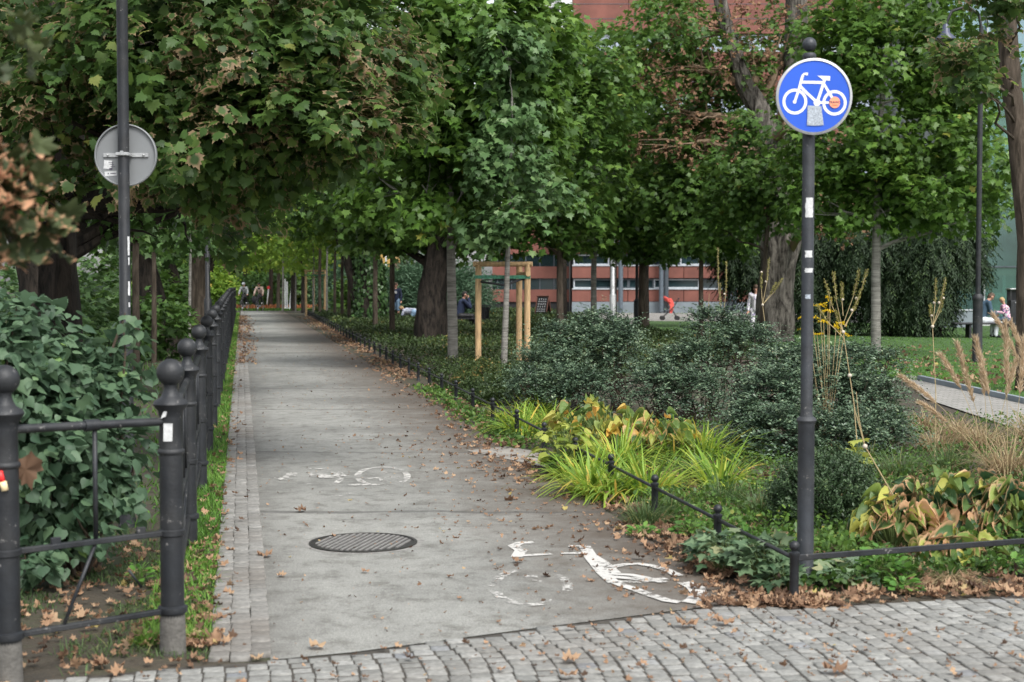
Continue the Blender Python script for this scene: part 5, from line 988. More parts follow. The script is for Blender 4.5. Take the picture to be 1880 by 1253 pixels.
c = G(1716, 850); stalk('seed stalk with twin spikes in front of the yews', c, [(at(x, y, c.y), at(1712, 600, c.y)) for x, y in ((1718, 512), (1736, 512), (1708, 560), (1732, 548))])
c = G(1335, 762); stalk('yellowish seed stalk left of the huge grey trunk', c, [(at(x, y, c.y), at(1326, 600, c.y)) for x, y in ((1318, 455), (1334, 480), (1322, 520))])
c = G(1420, 765); stalk('brown seed stalk crossing the foot of the huge grey trunk', c, [(at(x, y, c.y), at(1400, 560, c.y)) for x, y in ((1412, 475), (1398, 500), (1424, 520), (1436, 512))])
c = G(1300, 765); stalk('thin bare stalk rising from the middle cotoneaster', c, [(at(x, y, c.y), at(1302, 600, c.y)) for x, y in ((1302, 540), (1296, 560))], False)
c = G(1680, 1000); stalk('tall bare stalk above the withered hostas', c, [(at(x, y, c.y), at(1588, 820, c.y)) for x, y in ((1572, 720), (1560, 690))], False)
# goldenrod
c = G(1520, 830); root = thing('goldenrod', 'yellow flowering goldenrod behind the bicycle sign pole', 'flower', c); mb = MB(); Pp = []; Aa = []
for px, py in ((1505, 560), (1520, 570), (1490, 585), (1512, 590), (1535, 600), (1475, 580), (1550, 612), (1500, 615), (1524, 548), (1545, 595), (1478, 602)):
    t = at(px, py, c.y+rnd.uniform(-.1, .1))-c; mb.tube([(rnd.uniform(-.05, .05), 0, 0), tuple(t*.6+Vector((0, 0, .05))), tuple(t)], .003, 4, False)
    for k in range(5):
        a = rnd.uniform(0, 6.3); e = t+Vector((math.cos(a)*.07, math.sin(a)*.05, rnd.uniform(-.04, .02)))
        for i in range(26): p = t.lerp(e, rnd.random())+Vector((rnd.gauss(0, .004), rnd.gauss(0, .004), rnd.gauss(0, .004))); Pp.append(p[:]); Aa.append((rnd.uniform(-1, 1), rnd.uniform(-1, 1), 1))
mb.build('stems', M['gr_stem'], root); leaves('florets', T_QUAD, np.array(Pp), np.array(Aa), rdir(len(Pp)), .012, rng.uniform(0, 1, len(Pp)), M['gold'], root)
# hostas and broad leaved plants
def rosette(name, label, c, n, L, mat, T=T_HOSTA, rad=.25, hgt=.3, cat='plant', group=None, V0=.5, vj=.3, flat=.5, petiole=True, down=.3, zs=1.):
    root = thing(name, label, cat, c, 0, group); a = rng.uniform(0, 2*math.pi, n); rr = rng.uniform(.1, 1, n)**.6
    h = hgt*(1-.55*rr**2)*rng.uniform(.6, 1.05, n); p = np.stack([np.cos(a)*rr*rad, np.sin(a)*rr*rad, h], 1)
    A_ = np.stack([np.cos(a), np.sin(a), flat-rr*(flat+down)], 1)+rng.normal(size=(n, 3))*.3; N_ = UPV*1.+np.stack([np.cos(a), np.sin(a), 0*a], 1)*.3+rng.normal(size=(n, 3))*.32
    S_ = L*rng.uniform(.6, 1.2, n)
    mb = MB()
    for i in range(min(n, 60)): mb.tube([(p[i, 0]*.15, p[i, 1]*.15, 0), (p[i, 0]*.6, p[i, 1]*.6, p[i, 2]*.7), tuple(p[i])], .0035 if L > .08 else .002, 4, False)
    mb.build('stalks', M['petiole'], root)
    leaves('leaves', T, p, A_, N_, S_, V0+rng.normal(size=n)*vj, mat, root); return root
M['petiole'] = simple('green_petiole', (.12, .17, .05), .7)
GH = 'withered hosta clumps behind the rail'
for px, py, n, r_, h_, v0, lab in ((1640, 1010, 42, .19, .34, .7, 'hosta clump with the greenest yellow leaves next to the small rounded shrub'), (1710, 985, 60, .26, .38, .45, 'largest withered hosta clump with curled brown rims'), (1800, 990, 60, .26, .38, .45, 'withered hosta clump with orange patches in the middle of the row'), (1875, 1000, 50, .24, .36, .4, 'withered hosta clump at the very margin'), (1760, 1035, 26, .2, .2, .75, 'low hosta clump with yellow leaves right under the rail')):
    rosette('hosta_plant', lab, G(px, py), int(n*1.7), .12, M['lf_hosta'], rad=r_*1.1, hgt=h_, group=GH, V0=v0)
for px, py, lab in ((1110, 842, 'yellow and orange hosta clump above the green seedling leaves'), (1165, 846, 'yellow hosta clump in front of the middle cotoneaster'), (1070, 820, 'yellow green hosta clump leftmost of the yellowing ones'), (1210, 850, 'olive green hosta with two drooping broad leaves')):
    rosette('hosta_plant', lab, G(px, py), 60, .13, M['lf_hosta_y'], rad=.32, hgt=.46, group='yellowing hostas behind the daylilies', V0=.45 if px > 1200 else .6)
rosette('maple_seedling', 'yellow green maple seedling leaning over the path edge', G(1035, 865), 90, .1, M['lf_vine'], T_MAPLE, .26, .42, 'seedling', V0=.4)
rosette('maple_seedling', 'dark lower shoots under the yellow green seedling', G(1040, 872), 60, .085, M['lf_mid'], T_MAPLE, .2, .2, 'seedling', V0=.4)
rosette('maple_seedling', 'yellow leaf spray at mid height beside the seed stalk', G(1575, 872), 7, .12, M['lf_vine'], T_MAPLE, .1, .38, 'seedling', V0=.8)
GG = 'grey green palmate leaf clumps at the corner'
for px, py, n, r_, h_, lab in ((1330, 1050, 170, .2, .22, 'palmate leaf clump before the third small fence post'), (1400, 1068, 220, .2, .24, 'densest palmate leaf clump left of the corner bollard'), (1440, 1085, 70, .13, .14, 'small palmate leaf clump touching the corner bollard'), (1300, 1020, 70, .13, .12, 'palmate leaves beside the leaf strewn path edge'), (1545, 1075, 100, .17, .14, 'palmate leaf clump right of the sign pole base')):
    rosette('coral_bells_plant', lab, G(px, py), n, .07, M['lf_ger'], T_STAR, r_, h_, group=GG, V0=.4)
GW = 'fresh green weeds along the edge'
for px, py, n, r_, h_, lab in ((1620, 1072, 130, .14, .19, 'brightest green weed under the rail'), (1655, 1090, 50, .09, .08, 'small green weed beside the dead brown tuft'), (1265, 985, 70, .1, .1, 'green weed below the second fence post'), (1330, 985, 90, .14, .12, 'bright weed behind the third fence post'), (1390, 1000, 90, .16, .1, 'bright weed between rail and rounded shrub'), (1850, 1050, 60, .12, .08, 'little green weed at the margin under the rail'), (1180, 985, 60, .1, .06, 'flat weed on the leaf strewn path edge'), (255, 1075, 26, .05, .12, 'bright green weed behind the front rail')):
    rosette('green_weed', lab, G(px, py), n, .05, M['lf_green'], T_OVAL, r_, h_, group=GW, V0=.5, down=.1)
# small ivy-like cover along the low fence further up
n = 1300; y_ = rng.uniform(13.5, 21.5, n); o_ = 2.66+rng.normal(size=n)*.12+.02*(y_-14); 
tag(leaves('ivy_ground_cover', T_HEART, np.stack([o_-.19*y_, y_, rng.uniform(.01, .09, n)], 1), rdir(n)+UPV*.2, UPV+rng.normal(size=(n, 3))*.35, rng.uniform(.025, .055, n), rng.uniform(0, .8, n), M['lf_mid']), kind='stuff')
# mixed low bed cover
n = 38000; px = rng.uniform(900, 1960, n); py = rng.uniform(770, 1095, n); g = np.array([G(a, b)[:] for a, b in zip(px, py)]); xr = g[:, 0]+.19*g[:, 1]
back = np.interp(g[:, 0], [1.39, 3.05, 4.7], [7.0, 7.6, 8.15]); k = (xr > 2.74) & ((g[:, 0] < 1.39) | (g[:, 1] > back+.03)) ; hz = np.array([noise.noise(Vector((a[0]*2, a[1]*2, 1))) for a in g]); k &= hz > -.4; g = g[k]; hz = hz[k]; n = len(g)
g[:, 2] = rng.uniform(.01, .12, n)*(1+hz)
tag(leaves('bed_ground_cover', T_OVAL, g, rdir(n)+UPV*.4, UPV+rng.normal(size=(n, 3))*.4, rng.uniform(.018, .045, n), .3+hz*.5+rng.normal(size=n)*.2, M['lf_mid']), kind='stuff')
# ---------------------------------------------------------------- leaf litter
def litter(name, n, reg, s0, s1, zj=.02):
    p = reg(n); m = len(p); A_ = rng.normal(size=(m, 3)); A_[:, 2] *= .2; N_ = UPV+rng.normal(size=(m, 3))*.45; p[:, 2] += rng.uniform(.006, .006+zj, m)
    return tag(leaves(name, T_CURL, p, A_, N_, rng.uniform(s0, s1, m)*rng.uniform(.6, 1, m), rng.uniform(0, 1, m)**.9, M['lf_dry']), kind='stuff')
def r_edge(n):
    y = 6.8+(75-6.8)*rng.uniform(0, 1, n)**2.0; o_ = 2.72+.012*(y-7)-np.abs(rng.normal(size=n))*np.interp(y, [7, 8.4, 9, 12, 30, 70], [.16, .22, .36, .36, .26, .3])-np.interp(y, [7, 10, 18, 70], [0, .0, .0, .05])+rng.uniform(0, .2, n); x = o_-.19*y
    k = np.array([noise.noise(Vector((a*1.1, b*1.1, 5))) > -.22 for a, b in zip(x, y)]); return np.stack([x, y, np.zeros(n)], 1)[k]
litter('leaf_litter', 5600, r_edge, .03, .075)
def r_wide(n):
    y = rng.uniform(6.9, 15, n); o_ = 2.7-np.abs(rng.normal(size=n))*.75; return np.stack([o_-.19*y, y, np.zeros(n)], 1)[o_ > .3]
litter('leaf_litter', 520, r_wide, .015, .05, .006)
def r_front(n):
    x = rng.uniform(.9, 3.6, n); e = np.array([edge_y(a) for a in x]); y = e-.02+np.abs(rng.normal(size=n))*.2; return np.stack([x, y, np.zeros(n)], 1)
litter('leaf_litter', 420, r_front, .03, .07, .025)
def r_bed(n):
    x = rng.uniform(.6, 3.8, n); y = rng.uniform(7., 12, n); k = (x+.19*y) > 2.5; return np.stack([x, y, np.zeros(n)], 1)[k]
litter('leaf_litter', 1500, r_bed, .05, .1, .03)
def l_strip(n):
    y = 6.0+(75-6.0)*rng.uniform(0, 1, n)**2.4; o_ = -.17+rng.normal(size=n)*.09-np.interp(y, [6, 9], [.06, 0]); return np.stack([o_-.19*y, y, np.full(n, .012)], 1)
litter('leaf_litter', 620, l_strip, .025, .065)
def l_far(n):
    y = rng.uniform(28, 75, n); o_ = -.1+np.abs(rng.normal(size=n))*.25; return np.stack([o_-.19*y, y, np.full(n, .01)], 1)
litter('leaf_litter', 650, l_far, .05, .1)
def l_front(n):
    x = rng.uniform(-3.4, -1.15, n); y = rng.uniform(5.4, 8.6, n); k = (y > np.array([edge_y(a)-.02 for a in x])) & (x+.19*y < -.12); return np.stack([x, y, np.zeros(n)], 1)[k]
litter('leaf_litter', 950, l_front, .03, .07)
def crumbs(n):
    y = 5+(40-5)*rng.uniform(0, 1, n)**1.8; o_ = rng.uniform(-.1, 2.75, n)**1; k = rng.uniform(0, 1, n) < .25+.75*(o_/2.7)**2; return np.stack([o_-.19*y, y, np.full(n, .004)], 1)[k]
litter('leaf_crumbs', 4500, crumbs, .008, .024, .003)
def crumbs2(n):
    x = rng.uniform(-2.5, 3.2, n); y = rng.uniform(5., 7.1, n); k = y < np.array([edge_y(a) for a in x]); return np.stack([x, y, np.full(n, .012)], 1)[k]
litter('leaf_crumbs', 700, crumbs2, .01, .04, .004)
def lawn_l(n):
    px = rng.uniform(1180, 1890, n); py = rng.uniform(640, 730, n); k = py < np.interp(px, [1480, 1668, 1890], [665, 696, 740]); return np.array([G(a, b)[:] for a, b in zip(px[k], py[k])])+np.array([0, 0, .05])
litter('leaf_litter', 900, lawn_l, .07, .12)
for px, py, s, lab in ((1257, 1155, .11, 'curled leaf on the setts below the corner bollard'), (1036, 1220, .09, 'orange brown leaf on the setts in the middle of the picture'), (1525, 1238, .12, 'large pointed dry leaf on the setts near the lower edge'), (397, 1180, .11, 'big crumpled leaf on the edging strip by the corner post'), (482, 1025, .1, 'broad dry leaf lying on the kerb stones beside the iron cover'), (468, 1215, .06, 'small yellow leaf at the corner of the path'), (585, 1193, .08, 'green yellow leaf on the asphalt near the setts'), (225, 1243, .09, 'pale dry leaf on the setts before the iron fence'), (560, 942, .1, 'curled leaf on the asphalt behind the iron cover'), (672, 1054, .05, 'small orange leaf on the asphalt below the iron cover'), (512, 1062, .06, 'dark leaf on the asphalt beside the kerb'), (1335, 1155, .09, 'flat brown leaf on the setts right of the curled one'), (950, 1037, .07, 'small leaf lying beside the painted bicycle'), (1040, 1250, .08, 'pale leaf on the setts at the lower edge')):
    p = G(px, py); p.z = .014 if py < 1110 or px < 500 else .016
    one_leaf('fallen_leaf', lab, 'leaf', p, s*.85, .97 if 'green' in lab or 'yellow' in lab else rnd.uniform(.3, .9), M['lf_dry'], group=GD)
# ================================================================ STAKES
def stake_frame(name, label, c, w, h, group, posts, scale=1., tape=True, rz=0.):
    root = thing(name, label, 'tree stakes', c, rz, group); r = .052*scale
    for x, y in posts: 
        mb = MB(); mb.tube([(x, y, -.1), (x, y, h*.5), (x+.005, y, h)], r, 12, jit=.05); mb.build('post', M['wood'], root)
    tops = posts+[posts[0]]
    for i, (a, b) in enumerate(zip(tops[:-1], tops[1:])):
        a, b = Vector((*a, h-r*.6+.004*i)), Vector((*b, h-r*.6+.004*i)); d = (b-a).normalized()*.09; z = Vector((0, 0, -.14 if i == 1 else .04+.0*i))
        MB().tube([a-d+z, b+d+z], r*.8, 12, jit=.05).build('crossbar', M['wood'], root)
    if tape:
        mb = MB(); a, b = posts[0], posts[1]; y = min(a[1], b[1])-r-.004
        mb.box(((a[0]+b[0])/2, y, h-.22), (abs(a[0]-b[0])+2*r, .006, .06)); mb.build('green_band', M['greentape'], root)
        mb = MB(); mb.tube([(a[0]+r*.5, a[1], h-.3), (.0, -.05, h-.36), (.04, .05, h-.36), (b[0]-r, b[1], h-.24)], .02, 6); mb.tube([(a[0]+r, a[1], h-.27), (b[0]-r, b[1], h-.27)], .012, 6); mb.build('strap', M['strap'], root)
    return root
GSF = 'wooden stake frames around young trees'
c = at(925, 692, 24.8); c.z = 0
xl, xr_, xm = at(878, 600, 25.2).x-c.x, at(968, 600, 25.0).x-c.x, at(953, 600, 25.6).x-c.x
stake_frame('tree_stakes', 'near stake frame of pale round posts with a green band', c, 1, at(920, 486, 25).z, GSF, [(xl, .4), (xr_, .2), (xm, .95)], 1.05)
c = at(575, 568, 76); c.z = 0
stake_frame('tree_stakes', 'far stake frame around a thin stem beside the broad dark trunk', c, 1, 2.4, GSF, [(-.38, .0), (.62, .1), (-.1, .9)], 1.2, True)
# ================================================================ BUILDINGS
def quad(mb, x0, x1, z0, z1, y): mb.add([(x0, y, z0), (x1, y, z0), (x1, y, z1), (x0, y, z1)], [(0, 1, 2, 3)])
YB = 84.; zB = lambda py: at(1200, py, YB).z; xB = lambda px: X_at(px, YB)
bb = thing('brick_building', 'red brick panelled building with long window bands behind the lawn', 'building', (xB(1050), YB, 0)); bo = Vector((xB(1050), YB, 0))
X0, X1 = 0., 30.
def bld(name, mat, x0, x1, z0, z1, y0=0., d=.3, parent=bb): mb = MB(); mb.box(((x0+x1)/2, y0+d/2, (z0+z1)/2), (x1-x0, d, z1-z0)); return mb.build(name, mat, parent)
bld('plinth', M['concrete'], X0, X1, 0, .66, -.02)
bands = [(zB(555)+.03, zB(532)), (zB(511)+.0, zB(489)), (zB(466), zB(440))]
z = bands[2][1]
bld('core_wall', M['steel_dk'], X0+.1, X1-.1, 0, 19.6, .5, 9.)
def panels(z0, z1, x0, x1, y=-.0, pw=3.3):
    x = x0; mb = MB(); k = 0
    while x < x1-.05:
        w_ = min(pw, x1-x); mb.box((x+w_/2, y+.15, (z0+z1)/2), (w_-.035, .3, z1-z0-.01)); x += w_
    return mb.build('brick_band', M['brick'], bb)
for z0, z1 in bands: panels(z0, z1, X0, X1); bld('sill', M['lightsill'], X0, X1, z1, z1+.07, -.05, .3)
for i, (z0, z1) in enumerate(((bands[0][1]+.07, bands[1][0]-.05), (bands[1][1]+.07, bands[2][0]-.05))):
    x = X0+.1; k = 0
    while x < X1-.5:
        w_ = (1.15, 2.1, 1.5, 2.7)[(k+i) % 4]; f = MB(); h_ = z1-z0
        for a in ((x+.04, .08, h_), (x+w_-.04, .08, h_)): f.box((a[0], .22, (z0+z1)/2), (a[1], .1, a[2]))
        f.box((x+w_/2, .22, z0+.04), (w_-.16, .1, .08)); f.box((x+w_/2, .22, z1-.04), (w_-.16, .1, .08)); wn = f.build('window', M['steel_dk'] if k % 3 else M['lightsill'], bb)
        g = MB(); quad(g, x+.08, x+w_-.08, z0+.08, z1-.08, .26); g.build('pane', M['glass_dk'], wn); x += w_; k += 1
M['glass_sky'] = simple('painted_sky_glass', (.3, .36, .44), .12, 0, .1, .4, spec=1.)  # pale blue base colour stands in for the reflected sky
# upper storeys
zz = bands[2][1]+.07; n_ = 0
while zz < 19:
    h_w, h_b = 1.0, 2.6
    x = X0+.1
    while x < X1-.5:
        g = MB(); quad(g, x+.06, x+2.34, zz+.05, zz+h_w-.05, .2); f = MB(); f.box((x+2.37, .2, zz+h_w/2), (.07, .12, h_w)); wn = f.build('window', M['steel_dk'], bb); g.build('pane', M['glass_sky'], wn); x += 2.4
    panels(zz+h_w, zz+h_w+h_b, X0, X1); bld('sill', M['lightsill'], X0, X1, zz+h_w+h_b, zz+h_w+h_b+.06, -.04, .3)
    mb = MB()
    for q in (.33, .66): mb.box(((X0+X1)/2, -.003, zz+h_w+h_b*q), (X1-X0, .02, .03))
    mb.build('panel_joint', M['steel_dk'], bb); zz += h_w+h_b+.06
bld('parapet', M['brick'], X0, X1, zz, zz+1., 0, .3)
for px in (1212, 1221, 1337, 1346, 1138, 1425, 1560):
    x = xB(px)-bo.x; MB().tube([(x, -.6, 0), (x, -.6, 5.2)], .14, 12).build('column', M['steel_dk'] if px % 2 else simple('blue_grey_steel', (.13, .16, .19), .45, .3), bb)
bld('canopy_edge', M['steel_dk'], X0-1, X1, 5.2, 5.5, -1.0, 1.2)
# white return wall and recessed wing at left
bld('white_pier', M['whitewall'], X0-.75, X0-.02, 4.2, 20, -.1, 2.)
bld('recess_opening', M['black'], X0-1.5, X0-.76, zB(45), zB(12), .3, .1)
bld('white_return_wall', M['whitewall'], X0-3.3, X0-.76, 14.5, 20, .45, 2.)
w2 = thing('brick_wing', 'darker recessed brick wing with black windows left of the window bands', 'building', (xB(975), YB+1.6, 0)); wx = xB(1050)-xB(975)
for nm, mt, z0, z1, y0 in (('plinth', M['black'], 0, .7, 0), ('brick_band', M['brick'], zB(555), zB(532), -.1), ('window', M['glass_dk'], zB(532), zB(511), .05), ('brick_band', M['brick'], zB(511), zB(489), -.1), ('window', M['glass_dk'], zB(489), zB(466), .05), ('brick_band', M['brick'], zB(466), 6.5, -.1)):
    mb = MB(); mb.box((wx/2-1.2, y0+2, (z0+z1)/2), (wx+2.2, 4, z1-z0)); o = mb.build(nm, mt, w2)
    if nm == 'window':
        f = MB()
        for x in np.arange(-2, wx, .85): f.box((x, y0-.03, (z0+z1)/2), (.07, .06, z1-z0))
        f.build('frame', M['steel_dk'], o)
# glass building
YG = 57.; xg = X_at(1722, YG); gb = thing('glass_building', 'greenish glass fronted building with spider fittings at the park edge', 'building', (xg, YG, 0))
def seethru(m, k):
    t = m.node_tree; b = [n for n in t.nodes if n.type == 'BSDF_PRINCIPLED'][0]; o = [n for n in t.nodes if n.type == 'OUTPUT_MATERIAL'][0]; tr = t.nodes.new('ShaderNodeBsdfTransparent'); tr.inputs[0].default_value = (.72, .95, .88, 1); ms = t.nodes.new('ShaderNodeMixShader'); ms.inputs[0].default_value = k
    t.links.new(b.outputs[0], ms.inputs[1]); t.links.new(tr.outputs[0], ms.inputs[2]); t.links.new(ms.outputs[0], o.inputs[0])
M['glass_green'] = simple('green_curtain_glass', (.11, .2, .175), .06, .25, .35, .35, spec=1.)
M['glass_blue'] = simple('pale_blue_curtain_glass', (.2, .31, .36), .06, .25, .2, .25, spec=1.)
M['glass_deep'] = simple('deep_green_curtain_glass', (.07, .14, .13), .05, .3, .4, .5, spec=1.)
mb = MB(); mb.box((8.2, 6.2, 7.), (16.0, 11.8, 14.)); mb.build('inner_wall', simple('pale_inner_wall', (.2, .22, .215), .9, 0, .5, .6), gb)
for i in range(9):
    for j in range(7):
        z0 = .35+j*2.0; g = MB(); g.box((i*1.8+.9, 0, z0+.99), (1.77, .03, 1.96)); g.build('glass_panel', (M['glass_green'] if (i*3+j*5) % 4 else M['glass_deep']) if (z0 < 9) else M['glass_blue'], gb)
seethru(M['glass_green'], .55); seethru(M['glass_deep'], .3); seethru(M['glass_blue'], .3)
mb = MB()
for k in range(14): mb.box((k*1.15+.4, .25, 7), (.12, .12, 14))
for z in (1.2, 4.2, 7.2, 10.2): mb.box((8, .25, z), (16, .2, .22))
mb.build('inner_frame', M['lightsill'], gb)
mb = MB()
for i in range(1, 9):
    for j in range(1, 7):
        z0 = .35+j*2.0
        for dx, dz in ((.1, .08), (-.1, .08), (.1, -.08), (-.1, -.08)): mb.ball((i*1.8+dx, -.05, z0+dz), .035, 6)
        mb.box((i*1.8, -.04, z0), (.3, .03, .03))
mb.build('spider_fitting', M['steel_dk'], gb)
for i in range(9): MB().box((i*1.8, -.1, 7.2), (.05, .14, 14)).build('fin', M['lightsill'], gb)
for j in range(1, 8): MB().box((8, -.03, .35+j*2.), (16, .05, .05)).build('transom', M['steel_dk'], gb)
mb = MB(); mb.box((8, -.2, .17), (16.4, .6, .34)); mb.build('stone_base', M['whitewall'], gb)
mb = MB()
for z, x0, x1 in ((2.6, 1.2, 8.), (5.3, 1.2, 8.)): mb.box(((x0+x1)/2, .07, z), (x1-x0, .05, 1.2))
mb.build('painted_reflection_band', simple('painted_brick_reflection', (.3, .21, .18), .4, 0, .1, .6, spec=1.), gb)  # brick coloured slabs stand in for brick reflected in the glass
# low concrete block before the glass
lb2 = thing('concrete_block', 'low pale concrete block before the glass wall', 'bench', (X_at(1750, 54), 54, 0)); MB().box((0, 0, .32), (1.5, .5, .64), bev=.02).build('block', M['concrete'], lb2); MB().box((0, 0, .665), (1.56, .56, .05), bev=.01).build('top_slab', M['lightsill'], lb2)
# ochre house, footbridge, white posts, far panels
yb_ = thing('ochre_building', 'narrow ochre facade showing beside the ivy covered tree', 'building', (X_at(700, 100), 100, 0)); MB().box((0, 3, 3.2), (1.7, 6, 6.4)).build('wall', M['yellowwall'], yb_); MB().box((.35, -.04, 3.2), (.1, .1, 6.2)).build('drainpipe', M['whitewall'], yb_)
MB().box((0, 2.8, 6.5), (2.1, 6.6, .2)).build('roof', M['brownwall'], yb_)
fb_ = thing('footbridge', 'brown clad walkway on white pillars behind the willow shrub', 'footbridge', (X_at(752, 92), 92, 0))
mb = MB(); A0, B0 = at(722, 506, 92)-fb_.location, at(790, 478, 92)-fb_.location; d = B0-A0; mb.box((A0+B0)/2, (d.length, 1.5, .62), M=None); mb.build('deck', M['brownwall'], fb_).rotation_euler = (0, 0, 0)
for px in (736, 748, 766): x = X_at(px, 92)-fb_.location.x; MB().tube([(x, 0, 0), (x, 0, 2.1)], .12 if px != 766 else .08, 10).build('pillar', M['whitewall'], fb_)
for px, py, Y, w_, h_, tl, lab in ((527, 560, 96, .06, 1.9, 0, 'upright white post far behind the slim trunks'), (531.5, 558, 97, .06, 2.2, .22, 'white post leaning right at the path end'), (523.5, 560, 98, .045, 2.1, .0, 'thin white post nearest the dark far trunks')):
    o = MB().tube([(0, 0, -.1), (tl, 0, h_)], w_, 8); o.lathe([(w_*1.3, -.05), (w_*1.3, .12), (w_, .14)], n=8); o = o.build('white_post', M['whitewall']); b_ = at(px, py, Y); b_.z = 0; o.location = b_; tag(o, lab, 'post', 'white posts at the path end')
wp = MB().tube([(0, 0, 0), (0, 0, 1.45)], .035, 8).ball((0, 0, 1.47), .04, 8).build('marker_post', M['whitewall']); wp.location = (X_at(428, 78), 78, 0); tag(wp, 'thin white marker post where the iron fence ends', 'post')
# far signs
bs = thing('far_sign', 'small blue rectangular panel above the path end between the cyclists', 'sign', (X_at(467, 108), 108, 0)); MB().box((0, 0, 1.5), (.34, .04, .26), bev=.01).build('panel', M['flatblue'], bs); MB().tube([(0, .05, 0), (0, .05, 1.5)], .03, 8).build('pole', M['iron'], bs)
rs_ = thing('far_sign', 'small round red sign on a leaning pale post at the path end', 'sign', (X_at(492, 100), 100, 0)); MB().lathe([(.1, 0), (.11, .02), (.1, .04)], (.06, -.03, 1.5), 20, True, Matrix.Rotation(R(90), 4, 'X')).build('disc', M['flatred'], rs_); MB().tube([(-.1, 0, 0), (.05, 0, 1.4)], .045, 8).build('pole', M['whitewall'], rs_)
# flower bed and low wall at the path end
sheet('flower_bed_ground', [(-22, 99), (-13, 99), (-13, 106), (-22, 106)], .03, M['orangefl'])
n = 1500; pz = np.stack([rng.uniform(-21, -13.5, n), rng.uniform(99, 100.5, n), rng.uniform(.05, .24, n)], 1); tag(leaves('flower_bed', T_QUAD, pz, rdir(n), rdir(n), .16, rng.uniform(0, 1, n), leafmat('orange_flower', [(0, (.2, .09, .04)), (1, (.5, .22, .09))])), kind='stuff')
grass('grass', 5000, lambda n: np.stack([rng.uniform(-24, -8, n), rng.uniform(91.5, 98.5, n), np.zeros(n)], 1), .2, .03, M['gr_lawn'], .35)
# ================================================================ LAMP POSTS
lp = thing('street_lamp', 'tall dark lamp post with thick base in front of the yews', 'street lamp', (X_at(1795, 29), 29, 0)); zq = lambda py: at(1795, py, 29).z
MB().lathe([(.115, -.1), (.115, .03), (.1, .06), (.098, zq(555)), (.104, zq(552)), (.115, zq(549)), (.104, zq(545)), (.07, zq(540))], n=18).build('base', M['iron'], lp)
MB().lathe([(.052, zq(545)), (.052, zq(100)), (.045, zq(50))], n=14).build('pole', M['iron'], lp)
zt_ = zq(50); MB().tube([(0, 0, zt_), (-.05, 0, zt_+.25), (-.28, 0, zt_+.42), (-.6, 0, zt_+.32), (-.72, 0, zt_+.05)], .03, 10).build('arm', M['iron'], lp)
MB().lathe([(.02, 0), (.06, -.05), (.09, -.2), (.2, -.3), (.21, -.34), (.02, -.36)], (-.72, 0, zt_+.08), 18).build('lamp_head', simple('dark_blue_grey_lamp', (.05, .06, .1), .4), lp)
lp2 = thing('light_pole', 'pale grey light pole with stickers before the brick building', 'light pole', (X_at(1125, 62), 62, 0)); MB().lathe([(.14, -.1), (.14, 1.2), (.1, 1.25), (.1, 7)], n=14).build('pole', M['galv'], lp2); patch(lp2, 'sticker', M['sticker'], .145, 1.0, .15, .4, seed=3); patch(lp2, 'sticker', M['sticker'], .11, 1.55, .1, .12, seed=4)
lp3 = thing('lamp_pole', 'thin black pole against the darkest lawn maple trunk', 'lamp pole', (X_at(1169, 47), 47, 0)); MB().lathe([(.1, -.1), (.1, 1.1), (.05, 1.15), (.045, 6.5)], n=12).build('pole', M['iron'], lp3); MB().ball((0, 0, 6.6), .15, 12).build('lamp_globe', M['whitewall'], lp3)
lp4 = thing('lamp_pole', 'black lamp pole between straight brown trunk and iron fence', 'lamp pole', (X_at(382, 40), 40, 0)); MB().lathe([(.11, -.1), (.11, 1.2), (.07, 1.25), (.06, 5.5)], n=12).build('pole', M['iron'], lp4); MB().ball((0, 0, 5.6), .15, 12).build('lamp_globe', M['whitewall'], lp4)
# ================================================================ BINS, BENCHES, BOARD, STROLLER
b1 = thing('litter_bin', 'dark square litter bin with hooded top beside the seated man', 'litter bin', (X_at(1862, 44), 44, 0))
MB().box((0, 0, .72), (.36, .34, .82), bev=.02).build('body', M['iron'], b1); MB().box((0, 0, 1.48), (.42, .4, .05), bev=.015).build('hood', M['galv'], b1)
mb = MB()
for sx in (-1, 1):
    for sy in (-1, 1): mb.box((sx*.165, sy*.155, 1.29), (.03, .03, .34))
mb.box((0, .15, 1.29), (.32, .02, .34)); mb.build('hood_frame', M['iron'], b1); mb = MB(); mb.box((0, 0, .17), (.1, .1, .34)); mb.build('foot', M['iron'], b1); MB().box((.02, -.175, 1.07), (.1, .006, .03)).build('label_plate', M['sticker'], b1)
b2 = thing('litter_bin', 'round ribbed black litter bin behind the near wooden stakes', 'litter bin', (X_at(885, 56), 56, 0))
MB().lathe([(.24, .08), (.27, .75), (.24, .75), (.22, .1)], n=20).build('liner', M['black'], b2)
mb = MB()
for k in range(20): a = k*math.pi/10; mb.tube([(math.cos(a)*.27, math.sin(a)*.27, .05), (math.cos(a)*.28, math.sin(a)*.28, .6), (math.cos(a)*.36, math.sin(a)*.36, .82)], .013, 5)
mb.tube([(math.cos(k*math.pi/10)*.36, math.sin(k*math.pi/10)*.36, .82) for k in range(21)], .015, 6); mb.build('ribs', M['iron'], b2)
YBn = 43.
bn = thing('round_bench', 'dark slab bench on slender legs carrying the man and child', 'bench', (X_at(1812, YBn), YBn, 0)); 
mb = MB(); mb.box((-.1, 0, .44), (1.9, .5, .06), bev=.02); mb.build('seat', M['iron'], bn)
for x in (-.55, .55): mb = MB(); mb.box((x, 0, .22), (.07, .4, .44)); mb.build('leg', M['iron'], bn)
bn2 = thing('park_bench', 'low dark bench carrying the man in navy', 'bench', (X_at(846, 50), 50, 0)); MB().box((0, 0, .43), (1.3, .42, .05), bev=.01).build('seat', M['iron'], bn2)
for x in (-.5, .5): mb = MB(); mb.box((x, 0, .2), (.06, .36, .4)); mb.build('leg', M['iron'], bn2)
